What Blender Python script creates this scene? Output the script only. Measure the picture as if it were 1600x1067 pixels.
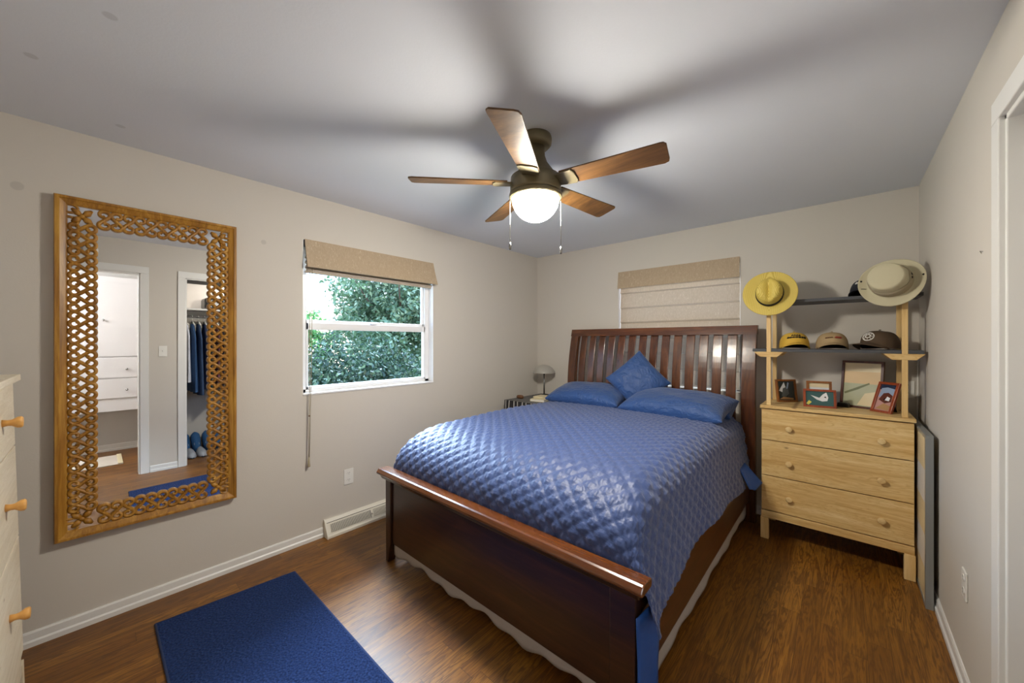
import bpy, bmesh, math, random
import numpy as np
from mathutils import Vector, Matrix, Euler
random.seed(7)
PI = math.pi
for o in list(bpy.data.objects): bpy.data.objects.remove(o)
SC = bpy.context.scene
COL = SC.collection

# ------------------------------------------------------------------ camera, world, exposure
W, H, YF = 3.183, 2.44, -4.40          # room width, height, front wall
cam = bpy.data.cameras.new('camera'); cam_o = bpy.data.objects.new('camera', cam); COL.objects.link(cam_o)
cam_o.location = (2.8087, -3.6154, 1.4113); cam_o.rotation_euler = (PI/2, 0, 0.7289)
cam.sensor_width = 36; cam.lens = 578.98/1600*36; cam.clip_start = 0.02
SC.camera = cam_o
SC.view_settings.view_transform = 'Standard'; SC.view_settings.look = 'None'
SC.view_settings.exposure = 0.95; SC.view_settings.gamma = 1.0; SC.view_settings.use_curve_mapping = False

SKY = 4.6
FAN_POWER = 125.0
HALL_POWER = 38.0

world = bpy.data.worlds.new('sky'); SC.world = world; world.use_nodes = True
wn = world.node_tree; wn.nodes.clear()
wo = wn.nodes.new('ShaderNodeOutputWorld'); wb = wn.nodes.new('ShaderNodeBackground')
wc = wn.nodes.new('ShaderNodeTexCoord'); ws = wn.nodes.new('ShaderNodeSeparateXYZ'); wr = wn.nodes.new('ShaderNodeValToRGB')
wn.links.new(wc.outputs['Generated'], ws.inputs[0]); wn.links.new(ws.outputs['Z'], wr.inputs[0])
wn.links.new(wr.outputs[0], wb.inputs[0]); wn.links.new(wb.outputs[0], wo.inputs[0])
e = wr.color_ramp.elements
e[0].position = 0.0; e[0].color = (0.62, 0.50, 0.42, 1)
e[1].position = 1.0; e[1].color = (0.34, 0.58, 1.0, 1)
x = e.new(0.07); x.color = (0.62, 0.55, 0.52, 1)
x = e.new(0.16); x.color = (0.42, 0.60, 0.90, 1)
wb.inputs[1].default_value = SKY

def portal(loc, rot, sx, sy):
    l = bpy.data.lights.new('window_portal', 'AREA'); l.shape = 'RECTANGLE'; l.size = sx; l.size_y = sy
    l.cycles.is_portal = True
    o = bpy.data.objects.new('window_portal', l); o.location = loc; o.rotation_euler = rot; COL.objects.link(o)
portal((-0.13, -2.108, 1.57), (0, -PI/2, 0), 1.06, 1.06)

def skylight():
    # bright hazy sky above the trees, reaching the room through the left window
    l = bpy.data.lights.new('hazy_sun', 'SUN'); l.energy = 14.0; l.color = (0.72, 0.85, 1.0); l.angle = math.radians(46)
    o = bpy.data.objects.new('hazy_sun', l); o.location = (-6, -1, 6); COL.objects.link(o)
    el, az = math.radians(42), math.radians(-33)
    o.rotation_euler = Vector((math.cos(el)*math.cos(az), math.cos(el)*math.sin(az), -math.sin(el))).to_track_quat('-Z', 'Y').to_euler()
skylight()
def point_light(name, loc, power, col, r=0.08):
    l = bpy.data.lights.new(name, 'POINT'); l.energy = power; l.color = col; l.shadow_soft_size = r
    o = bpy.data.objects.new(name, l); o.location = loc; COL.objects.link(o); return o

# ------------------------------------------------------------------ colours and materials
def s(r, g, b):
    f = lambda c: c/12.92 if c <= 0.04045 else ((c+0.055)/1.055)**2.4
    return (f(r/255), f(g/255), f(b/255), 1)

class NT:
    def __init__(self, name):
        self.m = bpy.data.materials.new(name); self.m.use_nodes = True
        self.t = self.m.node_tree; self.b = self.t.nodes['Principled BSDF']; self.o = self.t.nodes['Material Output']
    def n(self, typ, ins=None, **kw):
        nd = self.t.nodes.new('ShaderNode'+typ)
        for k, v in kw.items(): setattr(nd, k, v)
        for k, v in (ins or {}).items(): self.set(nd.inputs[k], v)
        return nd
    def set(self, sock, v):
        if hasattr(v, 'is_linked') or hasattr(v, 'links'): self.t.links.new(v, sock)
        else: sock.default_value = v
    def math(self, op, a, b=0.0, c=None):
        nd = self.n('Math', {0: a, 1: b}, operation=op)
        if c is not None: self.set(nd.inputs[2], c)
        return nd.outputs[0]
    def ramp(self, fac, stops):
        nd = self.n('ValToRGB', {0: fac}); e = nd.color_ramp.elements
        while len(e) < len(stops): e.new(0.5)
        for i, (p, c) in enumerate(stops): e[i].position = p; e[i].color = c
        return nd.outputs[0]
    def mix(self, f, a, b, mode='MIX'):
        nd = self.n('Mix', data_type='RGBA', blend_type=mode)
        self.set(nd.inputs[0], f); self.set(nd.inputs[6], a); self.set(nd.inputs[7], b); return nd.outputs[2]
    def bump(self, h, strength=0.3, dist=0.01):
        nd = self.n('Bump', {'Height': h, 'Strength': strength, 'Distance': dist}); self.set(self.b.inputs['Normal'], nd.outputs[0])
    def coord(self, scale=(1, 1, 1), kind='Object', rot=(0, 0, 0)):
        c = self.n('TexCoord').outputs[kind] if kind != 'Position' else self.n('NewGeometry').outputs['Position']
        return self.n('Mapping', {0: c, 'Scale': scale, 'Rotation': rot}).outputs[0]
    def noise(self, vec, scale=5, detail=3, rough=0.5, dist=0.0):
        return self.n('TexNoise', {'Vector': vec, 'Scale': scale, 'Detail': detail, 'Roughness': rough, 'Distortion': dist}).outputs[0]

def plain(name, col, rough=0.5, metal=0.0, bump=0.0, bscale=200, spec=0.5, sheen=0.0, var=0.0):
    t = NT(name); t.b.inputs['Roughness'].default_value = rough; t.b.inputs['Metallic'].default_value = metal
    t.b.inputs['Specular IOR Level'].default_value = spec
    v = t.coord(kind='Position')
    if var > 0:
        f = t.noise(v, 3, 3); dark = tuple(c*(1-var) for c in col[:3])+(1,); lite = tuple(min(1, c*(1+var)) for c in col[:3])+(1,)
        t.set(t.b.inputs['Base Color'], t.ramp(f, [(0.3, dark), (0.7, lite)]))
    else: t.b.inputs['Base Color'].default_value = col
    if bump: t.bump(t.noise(v, bscale, 2), bump, 0.004)
    if sheen: t.b.inputs['Sheen Weight'].default_value = sheen
    return t.m

def wood(name, dark, mid, lite, axis='X', rough=0.4, scale=9.0, stretch=12.0, knots=False, coat=0.0):
    t = NT(name); sc = {'X': (1, stretch, stretch), 'Y': (stretch, 1, stretch), 'Z': (stretch, stretch, 1)}[axis]
    v = t.coord(sc, 'Position')
    f = t.noise(v, scale*0.16, 4, 0.55, 1.2); f2 = t.noise(v, scale*0.9, 3, 0.6, 0.3)
    g = t.math('ADD', t.math('MULTIPLY', f, 0.7), t.math('MULTIPLY', f2, 0.3))
    c = t.ramp(g, [(0.30, dark), (0.5, mid), (0.68, lite)])
    if knots:
        ln = t.math('POWER', t.math('MULTIPLY', t.math('ADD', t.math('SINE', t.math('MULTIPLY', f, 95.0)), 1.0), 0.5), 4.0)
        c = t.mix(t.math('MULTIPLY', ln, 0.55), c, dark)
        kv = t.coord({'X': (2.6, 0, 6.5), 'Y': (0, 2.6, 6.5), 'Z': (6.5, 0, 2.6)}[axis], 'Position')
        vor = t.n('TexVoronoi', {'Vector': kv, 'Scale': 1.05, 'Randomness': 1.0}).outputs['Distance']
        wob = t.math('ADD', vor, t.math('MULTIPLY', t.math('SUBTRACT', f2, 0.5), 0.07))
        ring = t.math('MULTIPLY', t.math('SINE', t.math('MULTIPLY', wob, 62.0)), 0.5)
        near = t.math('SUBTRACT', 1.0, t.math('MINIMUM', t.math('MULTIPLY', vor, 2.4), 1.0))
        c = t.mix(t.math('MULTIPLY', t.math('MULTIPLY', t.math('MAXIMUM', ring, 0.0), near), 0.9), c, mid)
        kn = t.ramp(wob, [(0.025, (1, 1, 1, 1)), (0.055, (0, 0, 0, 1))])
        c = t.mix(t.math('MULTIPLY', kn, 0.75), c, s(120, 76, 32))
    t.set(t.b.inputs['Base Color'], c); t.b.inputs['Roughness'].default_value = rough
    if coat: t.b.inputs['Coat Weight'].default_value = coat; t.b.inputs['Coat Roughness'].default_value = 0.2
    t.bump(f2, 0.08, 0.002)
    return t.m

M = {}
def build_materials():
    # painted walls: orange-peel drywall
    for nm, col in (('wall', s(207, 201, 192)), ('ceiling', s(226, 230, 238)), ('hallwall', s(204, 203, 200))):
        t = NT(nm); v = t.coord(kind='Position'); t.b.inputs['Base Color'].default_value = col; t.b.inputs['Roughness'].default_value = 0.75
        t.b.inputs['Specular IOR Level'].default_value = 0.25
        t.bump(t.noise(v, 110, 3, 0.6), 0.10, 0.004); M[nm] = t.m
        marks = {'ceiling': [(1.08, -3.588, 2.44, .014), (0.627, -3.774, 2.44, .014), (0.233, -3.541, 2.44, .014)], 'wall': [(0, -3.858, 2.121, .016), (0, -2.894, 2.057, .012)]}.get(nm, [])
        acc = None
        for mx_, my_, mz_, mr_ in marks:                 # old scuffs and patched nail holes
            ds_ = t.n('VectorMath', {0: v, 1: (mx_, my_, mz_)}, operation='DISTANCE').outputs['Value']
            k_ = t.math('MULTIPLY', t.math('SUBTRACT', 1.0, t.math('MINIMUM', t.math('DIVIDE', ds_, mr_*1.4), 1.0)), 0.9)
            acc = k_ if acc is None else t.math('MAXIMUM', acc, k_)
        if acc is not None: t.set(t.b.inputs['Base Color'], t.mix(t.math('MINIMUM', acc, 0.22), col, s(120, 118, 118)))
    M['white'] = plain('white_paint', s(226, 225, 222), 0.4)
    M['vinyl'] = plain('white_vinyl', s(236, 236, 238), 0.35)
    M['plate'] = plain('white_plastic', s(232, 230, 224), 0.35)
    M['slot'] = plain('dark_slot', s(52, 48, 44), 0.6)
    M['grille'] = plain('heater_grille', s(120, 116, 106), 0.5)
    M['heater'] = plain('heater_enamel', s(222, 217, 203), 0.4)
    # strip oak floor, planks along Y
    t = NT('oak_floor'); pos = t.n('NewGeometry').outputs['Position']; sp = t.n('SeparateXYZ', {0: pos})
    X, Y = sp.outputs[0], sp.outputs[1]
    xi = t.math('DIVIDE', X, 0.0826); fl = t.math('FLOOR', xi); fx = t.math('FRACT', xi)
    off = t.n('TexWhiteNoise', {'W': fl}, noise_dimensions='1D').outputs['Value']
    yi = t.math('ADD', t.math('DIVIDE', Y, 1.25), t.math('MULTIPLY', off, 7.3)); fy = t.math('FRACT', yi); yl = t.math('FLOOR', yi)
    cv = t.n('CombineXYZ', {0: fl, 1: yl}).outputs[0]
    rnd = t.n('TexWhiteNoise', {'Vector': cv}, noise_dimensions='2D').outputs['Value']
    gv = t.n('CombineXYZ', {0: t.math('ADD', t.math('MULTIPLY', X, 16.0), t.math('MULTIPLY', rnd, 37.0)), 1: t.math('MULTIPLY', Y, 1.1), 2: t.math('MULTIPLY', rnd, 11.0)}).outputs[0]
    g1 = t.noise(gv, 1.3, 4, 0.6, 1.6)
    gv2 = t.n('CombineXYZ', {0: t.math('MULTIPLY', X, 260.0), 1: t.math('MULTIPLY', Y, 9.0), 2: rnd}).outputs[0]
    g2 = t.noise(gv2, 1.0, 3, 0.6)
    rings = t.math('MULTIPLY', t.math('ADD', t.math('SINE', t.math('MULTIPLY', g1, 40.0)), 1.0), 0.5)
    base = t.ramp(rnd, [(0.0, s(116, 72, 18)), (0.45, s(138, 90, 26)), (0.8, s(154, 104, 36)), (1.0, s(124, 76, 20))])
    c = t.mix(t.math('MULTIPLY', t.math('POWER', rings, 1.6), 0.75), base, s(80, 43, 10))
    c = t.mix(t.math('MULTIPLY', t.ramp(g2, [(0.42, (1, 1, 1, 1)), (0.56, (0, 0, 0, 1))]), 0.35), c, s(64, 34, 12))
    gapx = t.math('LESS_THAN', t.math('MINIMUM', fx, t.math('SUBTRACT', 1.0, fx)), 0.012)
    gapy = t.math('LESS_THAN', fy, 0.0018)
    gap = t.math('MAXIMUM', gapx, gapy)
    c = t.mix(t.math('MULTIPLY', gap, 0.6), c, s(46, 24, 10))
    t.set(t.b.inputs['Base Color'], c); t.b.inputs['Roughness'].default_value = 0.33
    t.set(t.b.inputs['Roughness'], t.math('ADD', 0.36, t.math('MULTIPLY', g2, 0.16)))
    t.bump(t.math('SUBTRACT', t.math('MULTIPLY', g2, 0.25), gap), 0.12, 0.002); t.b.inputs['Coat Weight'].default_value = 0.12; t.b.inputs['Coat Roughness'].default_value = 0.36
    M['floor'] = t.m
    # woods
    M['cherry'] = wood('cherry_wood_x', s(54, 26, 12), s(84, 44, 20), s(112, 64, 30), 'X', 0.26, coat=0.4)
    M['cherry_z'] = wood('cherry_wood_z', s(54, 26, 12), s(84, 44, 20), s(112, 64, 30), 'Z', 0.26, coat=0.4)
    M['cherry_y'] = wood('cherry_wood_y', s(50, 26, 12), s(76, 42, 20), s(100, 58, 28), 'Y', 0.28, coat=0.4)
    M['cherry_dark'] = wood('cherry_wood_dark', s(30, 16, 9), s(48, 25, 13), s(66, 36, 18), 'X', 0.30, coat=0.3)
    M['cherry_lite'] = wood('cherry_wood_rail', s(72, 36, 13), s(98, 52, 19), s(116, 66, 26), 'X', 0.22, coat=0.5)
    M['pine'] = wood('pine_x', s(196, 150, 84), s(224, 190, 128), s(238, 212, 156), 'X', 0.45, knots=True)
    M['pine_y'] = wood('pine_y', s(206, 168, 108), s(224, 192, 134), s(234, 206, 152), 'Y', 0.45)
    M['pine_z'] = wood('pine_z', s(206, 164, 100), s(226, 190, 128), s(236, 206, 150), 'Z', 0.45)
    M['pale'] = wood('pale_pine', s(214, 200, 174), s(230, 218, 194), s(238, 228, 208), 'X', 0.5, knots=True)
    M['knob_amber'] = wood('amber_knob', s(206, 146, 70), s(226, 170, 94), s(236, 188, 118), 'Y', 0.3)
    M['carved'] = wood('carved_mango_wood', s(112, 72, 16), s(158, 108, 32), s(196, 148, 60), 'Z', 0.38, scale=12)
    M['blade'] = wood('walnut_blade', s(66, 44, 22), s(98, 68, 36), s(128, 94, 52), 'X', 0.4)
    M['bronze'] = plain('bronze_metal', s(120, 110, 84), 0.42, 0.4)
    M['charcoal'] = plain('charcoal_shelf', s(74, 76, 80), 0.5)
    M['blackplastic'] = plain('black_plastic', s(18, 18, 20), 0.4)
    M['chrome'] = plain('chrome', s(170, 170, 170), 0.2, 1.0)
    M['silver'] = plain('silver_edge', s(150, 154, 154), 0.4, 0.5)
    M['mirror'] = plain('mirror_glass', (0.86, 0.87, 0.88, 1), 0.0, 1.0)
    # fabrics
    M['quilt'] = plain('blue_satin_quilt', s(42, 66, 120), 0.50, 0, 0.6, 70, 0.6, 0.3)
    t = NT('blue_satin_pillow'); v = t.coord(kind='Position'); t.b.inputs['Base Color'].default_value = s(32, 70, 126)
    t.b.inputs['Roughness'].default_value = 0.5; t.b.inputs['Sheen Weight'].default_value = 0.2; t.bump(t.noise(t.coord((1, 2.2, 1), 'Position'), 14, 3, 0.6, 1.2), 0.6, 0.03); M['pillow'] = t.m
    M['sheet'] = plain('blue_sheet', s(36, 84, 160), 0.6, 0, 0.2, 40)
    M['dustcloth'] = plain('grey_white_dust_cloth', s(168, 160, 152), 0.85, 0, 0.3, 120)
    M['mattress'] = plain('grey_mattress', s(150, 152, 160), 0.8, 0, 0.2, 200)
    t = NT('braided_rug'); v = t.coord((1, 1, 1), 'Position', (0, 0, 0.75)); vr = t.n('TexVoronoi', {'Vector': v, 'Scale': 95.0}).outputs['Distance']
    t.set(t.b.inputs['Base Color'], t.ramp(t.noise(v, 120, 2), [(0.3, s(18, 32, 68)), (0.7, s(38, 60, 108))])); t.b.inputs['Roughness'].default_value = 0.9
    t.b.inputs['Specular IOR Level'].default_value = 0.15; t.bump(vr, 0.9, 0.006); M['rug'] = t.m
    M['rugedge'] = plain('rug_binding', s(32, 52, 96), 0.9)
    t = NT('linen_shade'); v = t.coord((1, 1, 1), 'Position'); f = t.noise(t.coord((30, 30, 9), 'Position'), 4, 3, 0.6, 1.0)
    t.set(t.b.inputs['Base Color'], t.ramp(f, [(0.35, s(172, 152, 126)), (0.62, s(182, 162, 136)), (0.72, s(206, 192, 168))])); t.b.inputs['Roughness'].default_value = 0.6
    t.bump(f, 0.1, 0.003)
    M['shade'] = t.m
    t = NT('linen_shade_sheer'); f = t.noise(t.coord((30, 30, 9), 'Position'), 4, 3, 0.6, 1.0)
    cc = t.ramp(f, [(0.35, s(186, 172, 154)), (0.62, s(196, 182, 166)), (0.72, s(212, 202, 188))]); t.set(t.b.inputs['Base Color'], cc); t.b.inputs['Roughness'].default_value = 0.7
    tr = t.n('BsdfTranslucent', {0: cc}); mx = t.n('MixShader', {0: 0.05, 1: t.b.outputs[0], 2: tr.outputs[0]}); t.t.links.new(mx.outputs[0], t.o.inputs[0]); M['sheer'] = t.m
    # glass
    t = NT('window_glass'); tr = t.n('BsdfTransparent', {0: (0.93, 0.96, 0.96, 1)}); gl = t.n('BsdfGlossy', {0: (1, 1, 1, 1), 'Roughness': 0.02})
    lw = t.n('LayerWeight', {0: 0.12}); mx = t.n('MixShader', {0: lw.outputs['Fresnel'], 1: tr.outputs[0], 2: gl.outputs[0]}); t.t.links.new(mx.outputs[0], t.o.inputs[0]); M['glass'] = t.m
    # lamp bowl
    t = NT('lit_bowl'); em = t.n('Emission', {0: (1.0, 0.94, 0.82, 1), 1: FAN_POWER}); t.t.links.new(em.outputs[0], t.o.inputs[0]); M['bowl'] = t.m
    # hats
    t = NT('straw'); v = t.coord((1, 1, 1)); wv = t.n('TexWave', {'Vector': v, 'Scale': 60.0, 'Distortion': 1.0}, wave_type='RINGS', rings_direction='Z').outputs['Fac']
    t.set(t.b.inputs['Base Color'], t.ramp(wv, [(0.2, s(196, 170, 70)), (0.8, s(222, 200, 104))])); t.b.inputs['Roughness'].default_value = 0.6; t.bump(wv, 0.2, 0.003); M['straw'] = t.m
    M['hatcloth'] = plain('stone_hat_cloth', s(198, 190, 160), 0.8, 0, 0.2, 300)
    M['hatband'] = plain('hat_band_cloth', s(168, 156, 130), 0.85, 0, 0.4, 60)
    M['black'] = plain('black_cloth', s(20, 18, 20), 0.7)
    M['yellowcap'] = plain('yellow_cap_cloth', s(208, 168, 62), 0.8)
    M['tancap'] = plain('tan_cap_cloth', s(166, 142, 104), 0.85)
    M['browncap'] = plain('brown_cap_cloth', s(84, 66, 48), 0.85)
    M['navycap'] = plain('navy_cap_cloth', s(20, 22, 36), 0.8)
    M['emb_white'] = plain('white_thread', s(226, 222, 214), 0.7)
    M['emb_red'] = plain('red_thread', s(150, 56, 40), 0.7)
    M['emb_black'] = plain('black_thread', s(30, 26, 18), 0.7)
    M['frame_oak'] = wood('frame_oak', s(116, 68, 28), s(146, 90, 40), s(168, 110, 54), 'Z', 0.35, scale=20)
    M['frame_red'] = wood('frame_reddish', s(122, 52, 24), s(150, 68, 34), s(166, 82, 44), 'Z', 0.3, scale=20)
    M['frame_dark'] = wood('frame_dark', s(60, 30, 22), s(84, 46, 34), s(104, 60, 44), 'Z', 0.3, scale=20)
    for k, c in {'p_teal': (54, 92, 92), 'p_grey': (96, 100, 100), 'p_darkgrey': (58, 64, 64), 'p_white': (226, 228, 230), 'p_cream': (230, 214, 176), 'p_peach': (226, 196, 150), 'p_sage': (186, 188, 158),
                 'p_olive': (124, 128, 96), 'p_pink': (188, 142, 134), 'p_brown': (96, 52, 40), 'p_navy': (40, 48, 70), 'p_yellow': (206, 200, 90), 'p_sky': (150, 166, 190), 'p_tan': (176, 136, 92), 'p_black': (24, 24, 26)}.items():
        M[k] = plain('print_'+k[2:], s(*c), 0.25, var=0.12)
    # nightstand things
    t = NT('striped_cloth'); v = t.n('NewGeometry').outputs['Position']; sp = t.n('SeparateXYZ', {0: v})
    ss = t.math('ADD', sp.outputs[0], t.math('MULTIPLY', sp.outputs[1], -1.0)); fr = t.math('FRACT', t.math('DIVIDE', ss, 0.115))
    st = t.math('MAXIMUM', t.math('LESS_THAN', fr, 0.10), t.math('MULTIPLY', t.math('GREATER_THAN', fr, 0.42), t.math('LESS_THAN', fr, 0.52)))
    t.set(t.b.inputs['Base Color'], t.mix(st, s(34, 32, 34), s(196, 192, 186))); t.b.inputs['Roughness'].default_value = 0.8; M['stripe'] = t.m
    M['paper'] = plain('cream_paper', s(226, 214, 178), 0.6)
    M['lampgrey'] = plain('grey_lamp_shade', s(168, 164, 156), 0.35)
    M['leather'] = plain('brown_leather', s(104, 66, 34), 0.5)
    # hallway / closet
    M['cabinet'] = plain('white_cabinet', s(228, 228, 230), 0.4)
    M['stone_mat'] = plain('cream_register', s(222, 214, 202), 0.6, var=0.08)
    for k, c in {'g_navy': (36, 52, 88), 'g_blue': (44, 78, 120), 'g_teal': (34, 84, 92), 'g_maroon': (104, 56, 72), 'g_white': (214, 218, 228), 'g_denim': (52, 74, 108), 'g_green': (40, 104, 92), 'g_grey': (92, 100, 116)}.items():
        M[k] = plain(k, s(*c), 0.85, 0, 0.3, 60)
    M['shoeblue'] = plain('blue_canvas', s(44, 92, 140), 0.8, 0, 0.3, 300)
    M['shoegrey'] = plain('grey_knit', s(170, 174, 182), 0.85, 0, 0.4, 200)
    M['shoeinner'] = plain('shoe_lining', s(150, 160, 172), 0.9)
    M['rubber'] = plain('dark_rubber', s(40, 44, 54), 0.8)
    # foliage
    for k, (a, b, c2) in {'leaf_tree': ((62, 88, 62), (92, 118, 88), (140, 158, 130)), 'leaf_bush': ((24, 44, 30), (46, 70, 48), (98, 120, 96)), 'leaf_small': ((70, 122, 66), (104, 156, 90), (150, 188, 120))}.items():
        t = NT(k); r = t.n('NewGeometry').outputs['Random Per Island']; c = t.ramp(r, [(0, s(*a)), (0.6, s(*b)), (1, s(*c2))])
        t.set(t.b.inputs['Base Color'], c); t.b.inputs['Roughness'].default_value = 0.5
        tr = t.n('BsdfTranslucent', {0: c}); mx = t.n('MixShader', {0: 0.3, 1: t.b.outputs[0], 2: tr.outputs[0]}); t.t.links.new(mx.outputs[0], t.o.inputs[0]); M[k] = t.m
    M['bark'] = plain('bark', s(74, 58, 44), 0.9, var=0.2)
    M['lawn'] = plain('lawn', s(70, 100, 58), 0.95, var=0.2)
build_materials()

# ------------------------------------------------------------------ mesh helpers
class MB:
    def __init__(self): self.v = []; self.f = []; self.mi = []; self.mx = Matrix.Identity(4)
    def add(self, vs, fs, mi=0):
        b = len(self.v); self.v += [tuple(self.mx @ Vector(p)) for p in vs]
        self.f += [tuple(b+i for i in f) for f in fs]; self.mi += [mi]*len(fs); return self
    def box(self, a, b, mi=0):
        x0, y0, z0 = [min(a[i], b[i]) for i in range(3)]; x1, y1, z1 = [max(a[i], b[i]) for i in range(3)]
        return self.add([(x0,y0,z0),(x1,y0,z0),(x1,y1,z0),(x0,y1,z0),(x0,y0,z1),(x1,y0,z1),(x1,y1,z1),(x0,y1,z1)],
                        [(0,3,2,1),(4,5,6,7),(0,1,5,4),(1,2,6,5),(2,3,7,6),(3,0,4,7)], mi)
    def lathe(self, prof, c=(0,0,0), n=32, axis=None, mi=0, fn=None):
        rot = Matrix.Identity(4) if axis is None else Vector((0,0,1)).rotation_difference(Vector(axis).normalized()).to_matrix().to_4x4()
        mx = Matrix.Translation(c) @ rot; vs = []; fs = []
        for r, z in prof:
            for k in range(n):
                a = 2*PI*k/n; p = Vector((max(r, 1e-5)*math.cos(a), max(r, 1e-5)*math.sin(a), z))
                if fn: p = Vector(fn(p, r, a))
                vs.append(tuple(mx @ p))
        for i in range(len(prof)-1):
            for k in range(n): fs.append((i*n+k, i*n+(k+1)%n, (i+1)*n+(k+1)%n, (i+1)*n+k))
        return self.add(vs, fs, mi)
    def tube(self, pts, r, n=8, mi=0, flat=1.0, cap=True, up=None):
        pts = [Vector(p) for p in pts]; vs = []; fs = []; m = len(pts)
        rr = r if isinstance(r, (list, tuple)) else [r]*m
        nrm = Vector(up) if up else None
        for i, p in enumerate(pts):
            tg = (pts[min(i+1, m-1)]-pts[max(i-1, 0)]).normalized()
            if up: a = Vector(up); b = tg.cross(a).normalized(); a = b.cross(tg).normalized()
            else:
                if nrm is None: nrm = tg.orthogonal()
                nrm = (nrm - tg*nrm.dot(tg)).normalized(); a = nrm; b = tg.cross(a)
            for k in range(n):
                t = 2*PI*k/n; vs.append(tuple(p + a*math.cos(t)*rr[i]*flat + b*math.sin(t)*rr[i]))
        for i in range(m-1):
            for k in range(n): fs.append((i*n+k, i*n+(k+1)%n, (i+1)*n+(k+1)%n, (i+1)*n+k))
        if cap: fs.append(tuple(range(n-1, -1, -1))); fs.append(tuple((m-1)*n+k for k in range(n)))
        return self.add(vs, fs, mi)
    def prism(self, poly, d, mi=0):                       # poly: list of 3D points (planar), d: extrusion vector
        n = len(poly); d = Vector(d); vs = [tuple(p) for p in poly]+[tuple(Vector(p)+d) for p in poly]
        fs = [tuple(range(n-1, -1, -1)), tuple(range(n, 2*n))]+[(k, (k+1)%n, n+(k+1)%n, n+k) for k in range(n)]
        return self.add(vs, fs, mi)
    def grid(self, P, mi=0, loop=False):                  # P: rows of points
        n, m = len(P), len(P[0]); vs = [tuple(p) for r in P for p in r]
        fs = [(i*m+j, i*m+(j+1)%m, (i+1)*m+(j+1)%m, (i+1)*m+j) for i in range(n-1) for j in range(m if loop else m-1)]
        return self.add(vs, fs, mi)

def wloc(o):
    v = Vector(o.location)
    while o.parent: o = o.parent; v += Vector(o.location)
    return v
def obj(name, mb, mats, parent=None, smooth=False, bevel=0.0, solid=0.0, subsurf=0, fixn=True, seg=2):
    V = np.array(mb.v); lo, hi = V.min(0), V.max(0); base = Vector(((lo[0]+hi[0])/2, (lo[1]+hi[1])/2, lo[2]))
    me = bpy.data.meshes.new(name); me.from_pydata([tuple(p-np.array(base)) for p in V], [], mb.f)
    for m in (mats if isinstance(mats, (list, tuple)) else [mats]): me.materials.append(M[m])
    me.polygons.foreach_set('material_index', mb.mi)
    if fixn:
        bm = bmesh.new(); bm.from_mesh(me); bmesh.ops.recalc_face_normals(bm, faces=bm.faces); bm.to_mesh(me); bm.free()
    if smooth: me.polygons.foreach_set('use_smooth', [True]*len(me.polygons))
    me.update()
    o = bpy.data.objects.new(name, me); COL.objects.link(o)
    if parent: o.parent = parent; o.location = base - wloc(parent)
    else: o.location = base
    if solid: md = o.modifiers.new('solid', 'SOLIDIFY'); md.thickness = solid; md.offset = 0
    if bevel: md = o.modifiers.new('bevel', 'BEVEL'); md.width = bevel; md.segments = seg; md.limit_method = 'ANGLE'
    if subsurf: md = o.modifiers.new('sub', 'SUBSURF'); md.levels = subsurf; md.render_levels = subsurf
    return o
def tag(o, label=None, cat=None, group=None, kind=None):
    if label: o['label'] = label
    if cat: o['category'] = cat
    if group: o['group'] = group
    if kind: o['kind'] = kind
    return o
def thing(name, loc, label, cat, group=None):
    o = bpy.data.objects.new(name, None); o.empty_display_size = 0.05; COL.objects.link(o); o.location = loc
    return tag(o, label, cat, group)
def struct(name, mb, mats, label=None, **k):
    o = obj(name, mb, mats, **k); o['kind'] = 'structure'
    if label: o['label'] = label; 
    return o
B = lambda *ab: MB().box(*ab)

# ------------------------------------------------------------------ room shell
XH = 4.80                                              # hallway far wall
struct('floor', B((-0.15, -5.3, -0.12), (5.0, 0.15, 0)), 'floor')
struct('ceiling', B((-0.15, -5.3, H), (5.0, 0.15, H+0.12)), 'ceiling')
WY0, WY1, WZ0, WZ1 = -2.66, -1.556, 1.035, 2.125       # window in the left wall
w = MB().box((-0.15, -5.3, 0), (0, WY0, H)).box((-0.15, WY1, 0), (0, 0.15, H)).box((-0.15, WY0, 0), (0, WY1, WZ0)).box((-0.15, WY0, WZ1), (0, WY1, H))
struct('wall_left', w, 'wall')
BX0, BX1, BZ0, BZ1 = 1.064, 2.164, 0.98, 2.125         # window in the back wall
w = MB().box((0, 0, 0), (BX0, 0.15, H)).box((BX1, 0, 0), (5.0, 0.15, H)).box((BX0, 0, 0), (BX1, 0.15, BZ0)).box((BX0, 0, BZ1), (BX1, 0.15, H))
struct('wall_back', w, 'wall')
DY0, DY1, DZ = -4.08, -3.285, 2.112                     # doorway in the right wall
CY0, CY1, CZ = -2.905, -1.762, 2.105                    # closet opening
WR = W+0.115
w = MB().box((W, -5.3, 0), (WR, DY0, H)).box((W, DY1, 0), (WR, CY0, H)).box((W, CY1, 0), (WR, 0, H))
w.box((W, DY0, DZ), (WR, DY1, H)).box((W, CY0, CZ), (WR, CY1, H))
struct('wall_right', w, 'wall')
struct('wall_front', B((0, YF-0.12, 0), (W, YF, H)), 'wall')
struct('wall_closet', B((3.95, -3.05, 0), (4.03, -1.5, H)), 'wall')
struct('wall_closet_end', B((WR, -1.58, 0), (3.95, -1.5, H)), 'wall')
struct('wall_closet_side', B((WR, -3.13, 0), (XH, -3.05, H)), 'wall')
struct('wall_hall', B((XH, -5.3, 0), (XH+0.12, -3.05, H)), 'hallwall')
struct('wall_hall_end', B((WR, -5.3, 0), (XH, -5.2, H)), 'hallwall')

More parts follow.
